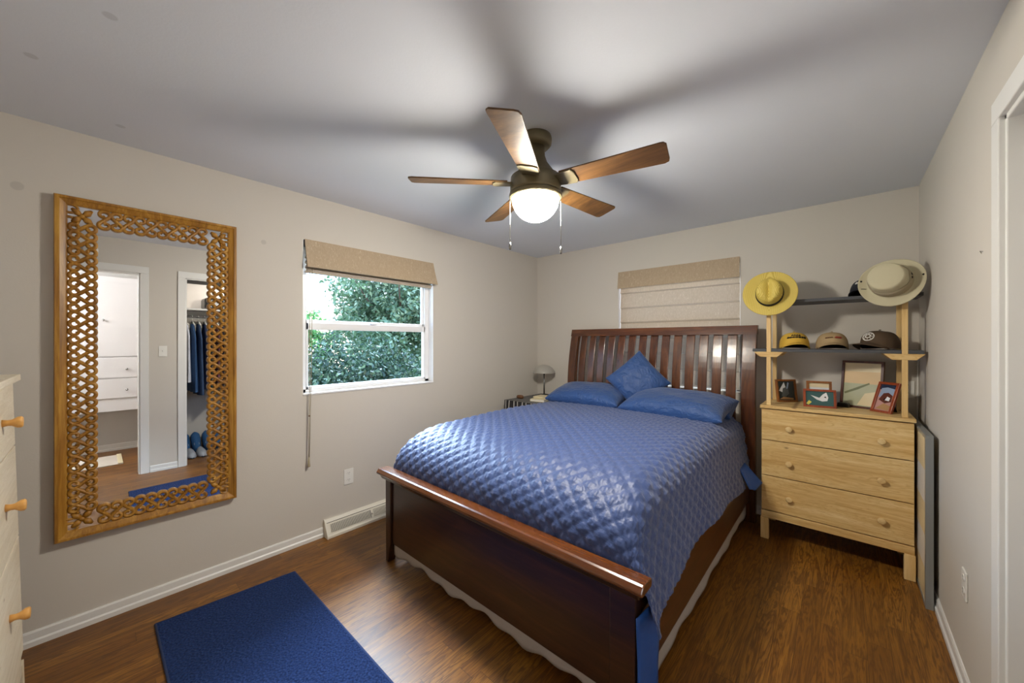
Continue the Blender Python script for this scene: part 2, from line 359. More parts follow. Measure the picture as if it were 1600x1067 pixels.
def baseboard(name, a, b, nrm, h=0.068, th=0.016):
    a, b, n = Vector(a), Vector(b), Vector(nrm)
    prof = [(0, 0), (th, 0), (th, 0.022), (th*0.62, 0.03), (th*0.55, h-0.008), (th*0.3, h), (0, h)]
    mb = MB().prism([a + n*d + Vector((0, 0, z)) for d, z in prof], b-a)
    return struct(name, mb, 'white')
baseboard('baseboard_left', (0, YF, 0), (0, -2.525, 0), (1, 0, 0))
baseboard('baseboard_back', (0, 0, 0), (W, 0, 0), (0, -1, 0))
baseboard('baseboard_right', (W, CY1+0.075, 0), (W, 0, 0), (-1, 0, 0))
baseboard('baseboard_right_doors', (W, DY1+0.075, 0), (W, CY0-0.07, 0), (-1, 0, 0))
baseboard('baseboard_front', (0, YF, 0), (W, YF, 0), (0, 1, 0))
baseboard('baseboard_hall', (XH, -5.2, 0), (XH, -3.13, 0), (-1, 0, 0), 0.085)

def casing(name, y0, y1, z, jambdepth):
    mb = MB(); wd = 0.066
    for ya, yb in ((y0-wd, y0+0.004), (y1-0.004, y1+wd)): mb.box((W-0.018, ya, 0), (W, yb, z-0.004))
    mb.box((W-0.018, y0-wd, z-0.004), (W, y1+wd, z+wd))
    for ya, yb in ((y0, y0+0.018), (y1-0.018, y1)): mb.box((W-0.004, ya, 0), (W+jambdepth, yb, z))
    mb.box((W-0.004, y0, z-0.018), (W+jambdepth, y1, z))
    struct(name, mb, 'white', bevel=0.003)
casing('trim_1', DY0, DY1, DZ, 0.125)
casing('trim_2', CY0, CY1, CZ, 0.05)
struct('trim_3', B((W+0.05, CY0, CZ-0.05), (WR, CY1, CZ)), 'slot')                 # sliding-door track
dr = struct('door_1', B((W+0.062, -2.33, 0.012), (W+0.094, CY1-0.004, CZ-0.05)), 'white', bevel=0.002)
obj('finger_pull', MB().lathe([(0.0, 0.0), (0.022, 0.0), (0.024, 0.003), (0.018, 0.004), (0.0, 0.002)], (W+0.062, -2.27, 1.0), 20, (-1, 0, 0)), 'chrome', dr, smooth=True)

# ------------------------------------------------------------------ windows
def window_left():
    root = struct('window_1', MB().box((-0.125, WY0, WZ0), (-0.07, WY0+0.045, WZ1)).box((-0.125, WY1-0.045, WZ0), (-0.07, WY1, WZ1))
                  .box((-0.125, WY0, WZ0), (-0.07, WY1, WZ0+0.035)).box((-0.125, WY0, WZ1-0.045), (-0.07, WY1, WZ1)), 'vinyl', bevel=0.003)
    zm = 1.545; a, b = WY0+0.045, WY1-0.045
    def sash(nm, x, z0, z1, fw, fb, ft):
        mb = MB().box((x-0.016, a, z0), (x+0.016, a+fw, z1)).box((x-0.016, b-fw, z0), (x+0.016, b, z1)).box((x-0.016, a, z0), (x+0.016, b, z0+fb)).box((x-0.016, a, z1-ft), (x+0.016, b, z1))
        o = obj(nm, mb, 'vinyl', root, bevel=0.002)
        obj('pane', B((x-0.002, a+fw-0.004, z0+fb-0.004), (x+0.002, b-fw+0.004, z1-ft+0.004)), 'glass', o)
    sash('upper_sash', -0.108, zm-0.005, WZ1-0.045, 0.012, 0.03, 0.03)
    sash('lower_sash', -0.080, WZ0+0.03, zm+0.002, 0.014, 0.022, 0.05)
    obj('sash_latch', MB().box((-0.075, -2.13, zm+0.002), (-0.045, -2.08, zm+0.014)), 'vinyl', root, bevel=0.003)
    obj('sill', B((-0.07, WY0, WZ0-0.001), (0.006, WY1, WZ0+0.012)), 'vinyl', root, bevel=0.002)
    obj('return_lining', MB().box((-0.07, WY1-0.004, WZ0), (-0.001, WY1, WZ1)).box((-0.07, WY0, WZ0), (-0.001, WY0+0.004, WZ1)), 'vinyl', root)
window_left()
def window_back():
    root = struct('window_2', MB().box((BX0, 0.07, BZ0), (BX0+0.045, 0.125, BZ1)).box((BX1-0.045, 0.07, BZ0), (BX1, 0.125, BZ1))
                  .box((BX0, 0.07, BZ0), (BX1, 0.125, BZ0+0.045)).box((BX0, 0.07, BZ1-0.045), (BX1, 0.125, BZ1)), 'vinyl', bevel=0.003)
    obj('pane', B((BX0+0.04, 0.095, BZ0+0.04), (BX1-0.04, 0.099, BZ1-0.04)), 'glass', root)
    obj('meeting_rail', B((BX0+0.04, 0.085, 1.62), (BX1-0.04, 0.11, 1.66)), 'vinyl', root, bevel=0.002)
    obj('return_lining', MB().box((BX1-0.004, 0.001, BZ0), (BX1, 0.07, BZ1)).box((BX0, 0.001, BZ0), (BX0+0.004, 0.07, BZ1)), 'vinyl', root)
window_back()

def roman_shades():
    # raised shade on the left window
    t = thing('roman_shade', (0.02, (WY0+WY1)/2, 1.9), 'tan roman shade pulled up to a flat valance over the window with trees', 'window shade', 'roman shades')
    y0, y1 = WY0+0.012, WY1-0.004
    P = []
    for k in range(9):
        u = k/8; P.append([(0.004+0.052*u**1.2, y0-(0.0)*u, 2.128-u*0.200), (0.004+0.052*u**1.2, y1+0.012*u, 2.128-u*0.200)])
    obj('valance', MB().grid(P), 'shade', t, solid=0.006)
    obj('head_rail', B((-0.05, WY0+0.008, 2.085), (0.008, WY1-0.006, 2.122)), 'slot', t)
    P = []
    for k in range(25):
        u = k/24; P.append([(0.0+0.02*math.sin(u*PI*7)*0.6-0.012, y0+0.01, 2.03-u*0.120), (0.0+0.02*math.sin(u*PI*7)*0.6-0.012, y1-0.012, 2.03-u*0.120)])
    obj('gathered_folds', MB().grid(P), 'sheer', t, solid=0.004)
    obj('bottom_bar', B((-0.03, y0+0.008, 1.897), (-0.008, y1-0.012, 1.912)), 'sheer', t, bevel=0.003)
    yc = -2.622
    cd = MB().tube([(0.028, yc, 1.935), (0.024, yc-0.002, 1.4), (0.024, yc-0.004, 0.95), (0.024, yc-0.008, 0.60)], 0.0022, 6)
    cd.tube([(0.028, yc+0.014, 1.935), (0.026, yc+0.010, 1.3), (0.026, yc-0.004, 0.60)], 0.0022, 6)
    c = obj('pull_cord', cd, 'hatband', t, smooth=True)
    obj('cord_pull', MB().lathe([(0.0, 0.07), (0.005, 0.068), (0.007, 0.03), (0.010, 0.005), (0.008, 0.0), (0.0, 0.0)], (0.025, yc-0.007, 0.535), 12), 'hatband', c, smooth=True)
    obj('cord_bead', MB().lathe([(0.0, 0.012), (0.005, 0.009), (0.006, 0.006), (0.005, 0.003), (0.0, 0.0)], (0.025, yc-0.004, 0.885), 10), 'leather', c, smooth=True)
    # lowered shade on the back window
    t = thing('roman_shade', ((BX0+BX1)/2, 0.0, BZ0), 'tan roman shade hanging closed behind the slatted headboard', 'window shade', 'roman shades')
    P = [[(BX0+0.004, -0.006-0.02*k/6, 2.128-0.172*k/6), (BX1-0.004, -0.006-0.02*k/6, 2.128-0.172*k/6)] for k in range(7)]
    obj('valance', MB().grid(P), 'shade', t, solid=0.006)
    folds = [2.0, 1.90, 1.744, 1.594, 1.44, 1.29, 1.14, BZ0+0.012]; P = []
    for i in range(len(folds)-1):
        for k in range(8):
            u = k/8; z = folds[i]*(1-u)+folds[i+1]*u; y = 0.036-0.014*u**1.5 if True else 0
            P.append([(BX0+0.012, y, z), (BX1-0.010, y, z)])
        P.append([(BX0+0.012, 0.040, folds[i+1]+0.002), (BX1-0.010, 0.040, folds[i+1]+0.002)])
    obj('folded_panel', MB().grid(P), 'sheer', t)
    obj('head_rail', B((BX0+0.006, -0.002, 2.085), (BX1-0.006, 0.05, 2.122)), 'slot', t)
roman_shades()

# ------------------------------------------------------------------ outside
def foliage(name, c, rad, n, size, mat, label, trunk=None, seed=1, shell=0.55):
    rg = np.random.default_rng(seed); t = thing(name, (c[0], c[1], -2.8), label, 'bush' if 'bush' in name else 'tree')
    cl = rg.normal(size=(n//60+6, 3)); cl /= np.linalg.norm(cl, axis=1)[:, None]; cl *= (shell+(1-shell)*rg.random((len(cl), 1)))
    idx = rg.integers(0, len(cl), n); p = cl[idx]*np.array(rad) + rg.normal(size=(n, 3))*np.array(rad).mean()*0.07 + np.array(c)
    V = []; F = []
    for i in range(n):
        q = rg.normal(size=3); q /= np.linalg.norm(q); r = np.cross(q, rg.normal(size=3)); r /= np.linalg.norm(r); sz = size*(0.6+0.8*rg.random())
        a, b = r*sz, np.cross(q, r)*sz*0.5; k = len(V)
        V += [tuple(p[i]-a), tuple(p[i]-b), tuple(p[i]+a), tuple(p[i]+b)]; F.append((k, k+1, k+2, k+3))
    mb = MB(); mb.v = V; mb.f = F; mb.mi = [0]*len(F); obj('foliage', mb, mat, t, fixn=False)
    tk = MB()
    tk.tube([(c[0], c[1], -2.8), (c[0]+0.05, c[1], c[2]-rad[2]*0.5), (c[0], c[1]+0.05, c[2]+rad[2]*0.5)], [0.16, 0.12, 0.04], 8)
    for k in range(7):
        a = k*2.4; tk.tube([(c[0], c[1], c[2]-rad[2]*0.4), (c[0]+rad[0]*0.4*math.cos(a), c[1]+rad[1]*0.4*math.sin(a), c[2]), (c[0]+rad[0]*0.75*math.cos(a), c[1]+rad[1]*0.75*math.sin(a), c[2]+rad[2]*0.4)], [0.06, 0.04, 0.015], 6)
    obj('trunk', tk, 'bark', t, smooth=True)
struct('ground_lawn', B((-40, -30, -3.0), (-0.3, 30, -2.8)), 'lawn')
foliage('leafy_bush', (-5.6, 0.35, -0.42), (1.5, 3.4, 1.80), 46000, 0.05, 'leaf_bush', 'dense dark green bush close outside the window, filling the lower sash', seed=3)
foliage('tall_tree', (-9.6, 4.1, 2.4), (2.4, 2.8, 3.2), 26000, 0.08, 'leaf_tree', 'large pale green tree seen through the upper sash', seed=5, shell=0.3)
foliage('small_tree', (-13.5, 1.9, 0.9), (1.2, 1.3, 2.2), 7000, 0.08, 'leaf_small', 'small bright green tree low at the left of the upper sash', seed=8, shell=0.3)
foliage('far_tree', (-17.0, 8.0, 1.0), (2.5, 3.4, 3.6), 9000, 0.16, 'leaf_tree', 'distant tree behind the large pale green tree', seed=9, shell=0.3)

# ------------------------------------------------------------------ carved mirror
def s_scroll(r, h, n=26):
    top = []
    for i in range(n+1):
        u = i/n; th = math.radians(-105+310*u); rr = r*(0.52+0.48*min(1, u*1.8)**0.8); top.append((rr*math.cos(th), h+rr*math.sin(th)))
    bot = [(-x, -y) for x, y in reversed(top)]
    return top+bot
def mirror():
    y0, y1, z0, z1 = -3.752, -3.045, 0.455, 2.112; xf = 0.046
    t = thing('wall_mirror', (0.02, (y0+y1)/2, z0), 'tall wall mirror in a carved honey-brown scrollwork frame', 'mirror')
    # bowed glass plate
    ny, nz = 4, 40; a0, a1, c0, c1 = y0+0.03, y1-0.03, z0+0.03, z1-0.03; zc = (c0+c1)/2; R = 40.0
    P = [[(0.014+((c0+(c1-c0)*j/nz)-zc)**2/(2*R), a0+(a1-a0)*i/ny, c0+(c1-c0)*j/nz) for i in range(ny+1)] for j in range(nz+1)]
    mb = MB().grid(P)
    obj('mirror_glass', mb, 'mirror', t, smooth=True, fixn=False)
    obj('backing_board', B((0.002, y0+0.02, z0+0.02), (0.010, y1-0.02, z1-0.02)), 'frame_dark', t)
    fr = MB(); bw = 0.042
    def rail(p0, p1, inward):                       # moulded outer border
        p0, p1, q = Vector(p0), Vector(p1), Vector(inward); prof = [(0, 0.004), (0, xf-0.01), (0.004, xf), (0.014, xf), (0.018, xf-0.004), (bw-0.006, xf-0.012), (bw, xf-0.016), (bw, 0.004)]
        A = [p0+q*d+Vector((x, 0, 0)) for d, x in prof]; Bq = [p1+q*d+Vector((x, 0, 0)) for d, x in prof]
        d = (p1-p0).normalized()
        A = [v + d*((v-p0).dot(q)) for v in A]; Bq = [v - d*((v-p1).dot(q)) for v in Bq]
        n = len(A); fr.add(A+Bq, [(k, (k+1) % n, n+(k+1) % n, n+k) for k in range(n)])
    rail((0, y0, z0), (0, y1, z0), (0, 0, 1)); rail((0, y0, z1), (0, y1, z1), (0, 0, -1))
    rail((0, y0, z0), (0, y0, z1), (0, 1, 0)); rail((0, y1, z0), (0, y1, z1), (0, -1, 0))
    obj('outer_border', fr, 'carved', t)
    S = np.array(s_scroll(0.0170, 0.0260)); lo, hi = S.min(0), S.max(0)
    fw = MB(); b0, b1 = bw-0.002, 0.140            # scroll band: border -> sight edge
    def scroll(origin, along, across, p, flip):
        ox, al, ac = Vector(origin), Vector(along), Vector(across); pts = []
        for k, (sx, sy) in enumerate(S):
            u = (sx-lo[0])/(hi[0]-lo[0]); v = (sy-lo[1])/(hi[1]-lo[1]); a = (u if flip else 1-u)*p; b = v*(b1-b0-0.014)+0.007
            pts.append(ox+al*a+ac*b)
        n = len(pts); rr = [0.0068+0.0022*math.sin(PI*i/(n-1)) + 0.0042*max(0, 1-min(i, n-1-i)/5) for i in range(n)]
        fw.tube(pts, rr, 6, up=(1, 0, 0), flat=1.5)
    def band(start, end, across):
        st, en = Vector(start), Vector(end); L = (en-st).length; n = max(2, 2*round(L/0.080)); p = L/n; al = (en-st).normalized()
        for k in range(n): scroll(st+al*(k*p+0.0015), al, across, p-0.003, k % 2 == 0)
    x = 0.026
    band((x, y0+b0, z0+b1-0.015), (x, y0+b0, z1-b1+0.015), (0, 1, 0)); band((x, y1-b0, z0+b1-0.015), (x, y1-b0, z1-b1+0.015), (0, -1, 0))
    band((x, y0+b1, z1-b0), (x, y1-b1, z1-b0), (0, 0, -1)); band((x, y0+b1, z0+b0), (x, y1-b1, z0+b0), (0, 0, 1))
    for cy, sy in ((y0+0.088, 1), (y1-0.088, -1)):     # carved corner leaves
        for cz, sz in ((z0+0.088, 1), (z1-0.088, -1)):
            for k in range(4):
                a0_ = k*PI/2+PI/4
                fw.tube([(x, cy+0.006*math.cos(a0_), cz+0.006*math.sin(a0_)), (x+0.004, cy+0.026*math.cos(a0_), cz+0.026*math.sin(a0_)), (x, cy+0.046*math.cos(a0_), cz+0.046*math.sin(a0_))], [0.008, 0.014, 0.006], 8, up=(1, 0, 0), flat=0.8)
            fw.lathe([(0.0, 0.012), (0.008, 0.010), (0.012, 0.0)], (x, cy, cz), 12, (1, 0, 0))
            for k in range(2):
                pts = [(x, cy+sy*(-0.04+0.028*math.cos(q/10*5.2+k)), cz+sz*(0.03-0.03*k*2+0.02*math.sin(q/10*5.2+k))) for q in range(11)]
                fw.tube(pts, 0.006, 6, up=(1, 0, 0), flat=1.4)
    obj('scroll_fretwork', fw, 'carved', t, smooth=True)
mirror()

# ------------------------------------------------------------------ ceiling fan
def fan():
    c = (1.655, -2.146); t = thing('ceiling_fan', (c[0], c[1], H-0.42), 'dark bronze five-blade ceiling fan with lit bowl light', 'ceiling fan')
    L = lambda prof, nm, m, n=40, **k: obj(nm, MB().lathe(prof, (c[0], c[1], 0), n), m, t, smooth=True, **k)
    L([(0.0, 2.4399), (0.078, 2.4399), (0.082, 2.425), (0.080, 2.40), (0.066, 2.385), (0.0, 2.385)], 'ceiling_canopy', 'bronze')
    L([(0.0, 2.39), (0.046, 2.388), (0.048, 2.34), (0.060, 2.305), (0.085, 2.27), (0.102, 2.245), (0.112, 2.235), (0.124, 2.232), (0.127, 2.20), (0.128, 2.165), (0.130, 2.15), (0.0, 2.15)], 'motor_housing', 'bronze')
    L([(0.0, 2.151), (0.131, 2.151), (0.133, 2.14), (0.131, 2.128), (0.0, 2.128)], 'light_ring', 'bronze')
    prof = [(0.118*math.cos(a*PI/2/14), 2.132-0.118*math.sin(a*PI/2/14)) for a in range(15)]
    L(prof, 'light_bowl', 'bowl')
    base = [12.0+72*k for k in range(5)]; base = [11, 83, 154.5, -133.5, -62.5]
    for ang in base:
        a = math.radians(ang); mx = Matrix.Translation((c[0], c[1], 2.200)) @ Matrix.Rotation(a, 4, 'Z') @ Matrix.Rotation(math.radians(-13), 4, 'X')
        mb = MB(); mb.mx = mx
        out = [(0.145, 0.050), (0.60, 0.066), (0.618, 0.058), (0.622, 0.04), (0.622, -0.052), (0.612, -0.064), (0.60, -0.066), (0.145, -0.050)]
        mb.prism([(x, y, 0.0) for x, y in out], (0, 0, 0.007)); obj('blade', mb, 'blade', t, bevel=0.002)
        ir = MB(); ir.mx = mx
        ir.prism([(0.09, 0.034, -0.006), (0.15, 0.047, -0.006), (0.205, 0.050, -0.006), (0.215, 0.03, -0.006), (0.215, -0.03, -0.006), (0.205, -0.050, -0.006), (0.15, -0.047, -0.006), (0.09, -0.034, -0.006)], (0, 0, 0.008))
        obj('blade_iron', ir, 'bronze', t, bevel=0.002)
    cr = (0.746, 0.666); 
    for k, dz in ((-1, 1.872), (1, 1.850)):
        q = (c[0]+cr[0]*0.128*k, c[1]+cr[1]*0.128*k)
        ch = obj('pull_chain', MB().tube([(q[0], q[1], 2.14), (q[0], q[1], dz+0.03)], 0.0016, 6), 'chrome', t, smooth=True)
        obj('chain_fob', MB().lathe([(0.0, 0.04), (0.004, 0.038), (0.007, 0.022), (0.006, 0.004), (0.0, 0.0)], (q[0], q[1], dz), 12), 'chrome', ch, smooth=True)
fan()
point_light('hall_fill_light', (3.75, -4.85, 2.15), HALL_POWER, (1.0, 0.96, 0.92), 0.12)  # unseen fill light, added to brighten the hallway in the mirror
point_light('closet_fill_light', (3.55, -2.2, 2.3), 8.0, (1.0, 0.95, 0.9), 0.06)  # no fixture here: added fill that lifts the closet interior

# ------------------------------------------------------------------ bed
def bed():
    X0, X1 = 0.606, 2.275
    t = thing('sleigh_bed', (1.45, -1.2, 0), 'dark cherry wood sleigh bed with slatted headboard', 'bed')
    hy = lambda z: -0.22+0.10*max(0, (z-0.95)/0.6)**1.8 + 0.03*max(0, (0.95-z)/0.95)     # headboard curve in Y
    def curved(nm, xa, xb, za, zb, th, mat, n=18):
        P0 = []; mb = MB(); rows = []
        for k in range(n+1):
            z = za+(zb-za)*k/n; y = hy(z); rows.append([(xa, y-th/2, z), (xb, y-th/2, z), (xb, y+th/2, z), (xa, y+th/2, z)])
        mb.grid(rows, loop=True); mb.add(rows[0], [(3, 2, 1, 0)]); mb.add(rows[-1], [(0, 1, 2, 3)])
        return obj(nm, mb, mat, t, bevel=0.004)
    HX0, HX1 = 0.600, 2.305
    curved('headboard_post', HX0, HX0+0.085, 0.0, 1.475, 0.055, 'cherry_z', 26)
    curved('headboard_post', HX1-0.095, HX1, 0.0, 1.475, 0.055, 'cherry_z', 26)
    curved('headboard_top_rail', HX0-0.004, HX1+0.004, 1.468, 1.54, 0.062, 'cherry', 5)
    curved('headboard_lower_rail', HX0+0.08, HX1-0.09, 0.52, 0.64, 0.04, 'cherry', 5)
    n = 14; a, b = HX0+0.085, HX1-0.095; pitch = (b-a+0.0)/(n+0.35)
    for k in range(n):
        x = a+pitch*(k+0.32); curved('headboard_slat', x, x+pitch*0.66, 0.62, 1.475, 0.016, 'cherry_z', 18)
    # footboard
    fy = -2.350
    fp = MB().box((X0+0.045, fy-0.014, 0.125), (X1-0.085, fy+0.014, 0.555))
    obj('footboard_panel', fp, 'cherry_dark', t, bevel=0.003)
    for xa, xb, s_ in ((X0, X0+0.062, 1), (X1-0.10, X1, -1)):
        mb = MB(); y0, y1 = fy-0.026, fy+0.026; xi = xb if s_ > 0 else xa; xo = xa if s_ > 0 else xb
        tp = 0.03*s_
        mb.prism([(xo, y0, 0.56), (xi, y0, 0.56), (xi, y0, 0.13), (xo+s_*0.034, y0, 0.0), (xo+s_*0.006, y0, 0.0)], (0, y1-y0, 0))
        obj('footboard_leg', mb, 'cherry_dark', t, bevel=0.004)
    prof = [(-0.058, 0.556), (-0.062, 0.562), (-0.060, 0.570), (-0.048, 0.586), (-0.040, 0.590), (0.022, 0.588), (0.028, 0.582), (0.028, 0.562), (0.022, 0.555), (-0.052, 0.553)]
    obj('footboard_cap_rail', MB().prism([(X0-0.052, fy+d, z) for d, z in prof], (X1-X0+0.052+0.036, 0, 0)), 'cherry_lite', t, bevel=0.004)
    obj('footboard_roll', MB().prism([(X0-0.03, fy-0.036, 0.525), (X0-0.03, fy+0.03, 0.525), (X0-0.03, fy+0.03, 0.553), (X0-0.03, fy-0.05, 0.553)], (X1-X0+0.046, 0, 0)), 'cherry_dark', t, bevel=0.006)
    for xa, xb in ((X0+0.01, X0+0.038), (X1-0.04, X1-0.012)):
        obj('side_rail', B((xa, fy+0.02, 0.175), (xb, -0.235, 0.43)), 'cherry_y', t, bevel=0.003)
    for k in range(3): obj('support_slat', B((X0+0.04, -0.6-0.75*k, 0.23), (X1-0.04, -0.5-0.75*k, 0.25)), 'pine', t)
    # box spring, mattress
    bs = MB().box((X0+0.045, fy+0.03, 0.25), (X1-0.045, -0.26, 0.445)); tag(obj('box_spring', bs, 'mattress', bevel=0.02), 'grey box spring showing as a thin strip under the blue coverlet', 'box spring')
    tag(obj('mattress', B((X0+0.06, fy+0.20, 0.446), (X1-0.075, -0.28, 0.70)), 'mattress', bevel=0.05), 'grey mattress covered by the blue coverlet', 'mattress')
bed()

def coverlet():
    x0, x1, yh, yf, zt = 0.62, 2.235, -0.27, -2.318, 0.822
    dl, drr = 0.26, 0.265; ns, nt = 330, 270
    rL, rR = 0.10, 0.13
    def prof_s(u):                                   # across: returns x, drop
        if u < 0: pass
        return None
    # arc-length sampled side profiles
    lens = [dl, rL*PI/2, (x1-rR)-(x0+rL), rR*PI/2, drr]; tot = sum(lens)
    def S(sv):
        a = sv
        if a < lens[0]: d = lens[0]-a; return x0-0.0-0.02*d/0.3, rL+d
        a -= lens[0]
        if a < lens[1]: th = a/rL; return x0+rL-rL*math.cos(th), rL-rL*math.sin(th)
        a -= lens[1]
        if a < lens[2]: return x0+rL+a, 0.0
        a -= lens[2]
        if a < lens[3]: th = a/rR; return x1-rR+rR*math.sin(th), rR-rR*math.cos(th)
        a -= lens[3]; return x1+0.05*(a/drr), rR+a
    A, Bz = 0.36, 0.225; flat = (yh-(yf+A)); arc = 0.5*PI*math.sqrt((A*A+Bz*Bz)/2); drop2 = 0.045; tt = flat+arc+drop2
    def T(tv):
        if tv < flat: return yh-tv, 0.0
        a = tv-flat
        if a < arc: th = a/arc*PI/2; return yf+A-A*math.sin(th), Bz-Bz*math.cos(th)
        return yf, Bz+(a-arc)
    P = np.zeros((nt+1, ns+1, 3)); UV = np.zeros((nt+1, ns+1, 2))
    for j in range(nt+1):
        tv = tt*j/nt; y0_, dt0 = T(tv)
        for i in range(ns+1):
            sv = tot*i/ns; x, ds = S(sv); y = y0_; side = min(1, max(0, (ds-0.08)/0.22)) if sv > tot/2 else 0.0; dt = dt0*(1-0.75*side)
            p = 1.7; dd = (ds**p+dt**p)**(1/p)
            cx = (x-1.45)/0.85; crown = 0.014*(1-min(1, cx*cx)) + 0.018*math.exp(-((y+1.35)/0.5)**2)*(1 if ds < 0.01 else math.exp(-ds*10)) - 0.012*math.exp(-((y+0.35)/0.25)**2)
            fl = 0.0
            if ds > 0.1 and sv > tot/2:
                hang = min(1, (ds-0.1)/0.3); x += 0.010*math.sin(y*9.0+1)*hang + 0.075*hang*min(1, dt0/0.22)
                y -= 0.03*hang*min(1, dt0/0.2)
                dd += 0.05*hang*math.exp(-((y+0.5)/0.4)**2) + 0.015*math.sin(y*5.0)*hang
            if dt > 0.12: dd += 0.006*math.sin(x*11)*min(1, (dt-0.12)/0.1); y += 0.0
            # foot hem dips and lifts along the rail
            P[j, i] = (x, y, zt+crown-dd)
            UV[j, i] = (sv, tv)
    # normals
    du = np.gradient(P, axis=1); dv = np.gradient(P, axis=0); N = np.cross(dv, du); N /= np.linalg.norm(N, axis=2)[:, :, None]+1e-9
    if N[nt//2, ns//2, 2] < 0: N = -N
    sp = 0.058; a = (UV[:, :, 0]+UV[:, :, 1])/math.sqrt(2)/sp; b = (UV[:, :, 0]-UV[:, :, 1])/math.sqrt(2)/sp
    puff = (np.abs(np.sin(PI*a))*np.abs(np.sin(PI*b)))**0.55
    rg = np.random.default_rng(2); ca, cb = np.floor(a).astype(int), np.floor(b).astype(int)
    h = (ca*73856093 ^ cb*19349663) % 997/997.0
    fa, fb = a-np.floor(a), b-np.floor(b)
    crk = (np.sin((fa*(1.2+h)+fb*(2.2-h))*6.5+h*20)+np.sin((fa*(2.0-h)-fb*(1.0+h))*8.5+h*40))*0.22*puff
    P = P+N*((puff*0.009+crk*0.010)[:, :, None])
    mb = MB(); mb.grid([[tuple(P[j, i]) for i in range(ns+1)] for j in range(nt+1)])
    o = obj('coverlet', mb, 'quilt', smooth=True, fixn=False)
    tag(o, 'shiny blue diamond-quilted coverlet spread over the bed', 'bedspread')
coverlet()

def pillow(nm, label, c, sx, sy, sz, rot, mat='pillow', seed=0, cat='pillow'):
    rg = np.random.default_rng(seed); n = 40; mx = Matrix.Translation(c) @ Euler(rot).to_matrix().to_4x4(); mb = MB(); mb.mx = mx
    def pt(u, v, sgn):
        e = ((1-abs(u)**2.6)*(1-abs(v)**2.6)); e = max(e, 0)**0.42
        pinch = 1-0.06*(1-abs(u)**2)*abs(v)**4; pin2 = 1-0.06*(1-abs(v)**2)*abs(u)**4
        wr = 0.05*math.sin(7*u+3*v+seed)*math.sin(5*v-2*u+seed*2)*e + 0.05*math.exp(-((abs(v)-0.85)/0.15)**2)*math.sin(24*u+seed)*e
        return (sx/2*u*pin2, sy/2*v*pinch, sgn*sz/2*e*(1+wr))
    us = [math.sin(PI/2*(-1+2*i/n)) for i in range(n+1)]
    top = [[pt(u, v, 1) for u in us] for v in us]; bot = [[pt(u, v, -1) for u in us] for v in us]
    mb.grid(top); mb.grid(bot)
    o = obj(nm, mb, mat, smooth=True)
    bm = bmesh.new(); bm.from_mesh(o.data); bmesh.ops.remove_doubles(bm, verts=bm.verts, dist=0.0015); bmesh.ops.recalc_face_normals(bm, faces=bm.faces); bm.to_mesh(o.data); bm.free()
    for p in o.data.polygons: p.use_smooth = True
    return tag(o, label, cat, 'pillows on the bed')
pillow('pillow', 'blue satin bed pillow on the side near the window wall', (0.99, -0.47, 0.900), 0.74, 0.42, 0.20, (0.22, 0.0, 0.05), seed=1)
pillow('pillow', 'long blue satin bed pillow on the side near the dresser', (1.80, -0.50, 0.900), 0.80, 0.44, 0.21, (0.22, 0.0, -0.06), seed=2)
pillow('cushion', 'square blue throw cushion standing on its corner against the headboard', (1.43, -0.38, 1.06), 0.40, 0.40, 0.15, (1.15, 0.78, 0.0), seed=3, cat='cushion')
pillow('pillow', 'dark blue pillow tucked behind the long one beside the headboard post', (2.02, -0.34, 0.885), 0.34, 0.22, 0.19, (0.5, 0.0, -0.1), seed=4)

def sheets():
    t = thing('bed_sheet', (2.3, -2.3, 0.0), 'plain blue sheet with corners hanging loose below the coverlet', 'bed sheet')
    P = []
    for k in range(15):
        u = k/14; z = 0.46-u*0.455; P.append([(2.281+0.016*v+0.010*math.sin(u*5+v*2)*u, -2.385+0.165*v+0.006*math.sin(v*7+u*3), z) for v in [q/8 for q in range(9)]])
    obj('hanging_corner', MB().grid(P), 'sheet', t, smooth=True, solid=0.004)
    P = []
    for k in range(8):
        u = k/7; P.append([(2.27+0.06*u+0.05*v*u, -0.62+0.17*v+0.012*math.sin(v*9), 0.52-u*(0.15-0.05*abs(v-0.4))) for v in [q/8 for q in range(9)]])
    obj('hanging_corner', MB().grid(P), 'sheet', t, smooth=True, solid=0.004)
    obj('care_tag', MB().grid([[(2.318, -2.262, 0.075), (2.322, -2.238, 0.075)], [(2.324, -2.262, 0.002), (2.328, -2.238, 0.002)]]), 'emb_white', t, solid=0.002)
    t = thing('under_bed_cloth', (1.45, -1.3, 0.0), 'thin grey-white dust cloth sagging under the bed frame', 'dust cover')
    P = []
    nx = 60
    for k in range(7):
        u = k/6; P.append([(0.675+(2.17-0.675)*i/nx, -2.352-0.004*math.sin(i*0.9)*u, 0.165-u*(0.100+0.012*math.sin(i*0.31+1)+0.005*math.sin(i*0.9))) for i in range(nx+1)])
    obj('front_edge', MB().grid(P), 'dustcloth', t, smooth=True, solid=0.002)
    P = []
    for k in range(7):
        u = k/6; P.append([(2.252+0.003*math.sin(i*0.8)*u, -2.27+(1.99)*i/nx, 0.200-u*(0.112+0.010*math.sin(i*0.35))) for i in range(nx+1)])
    obj('side_edge', MB().grid(P), 'dustcloth', t, smooth=True, solid=0.002)
sheets()

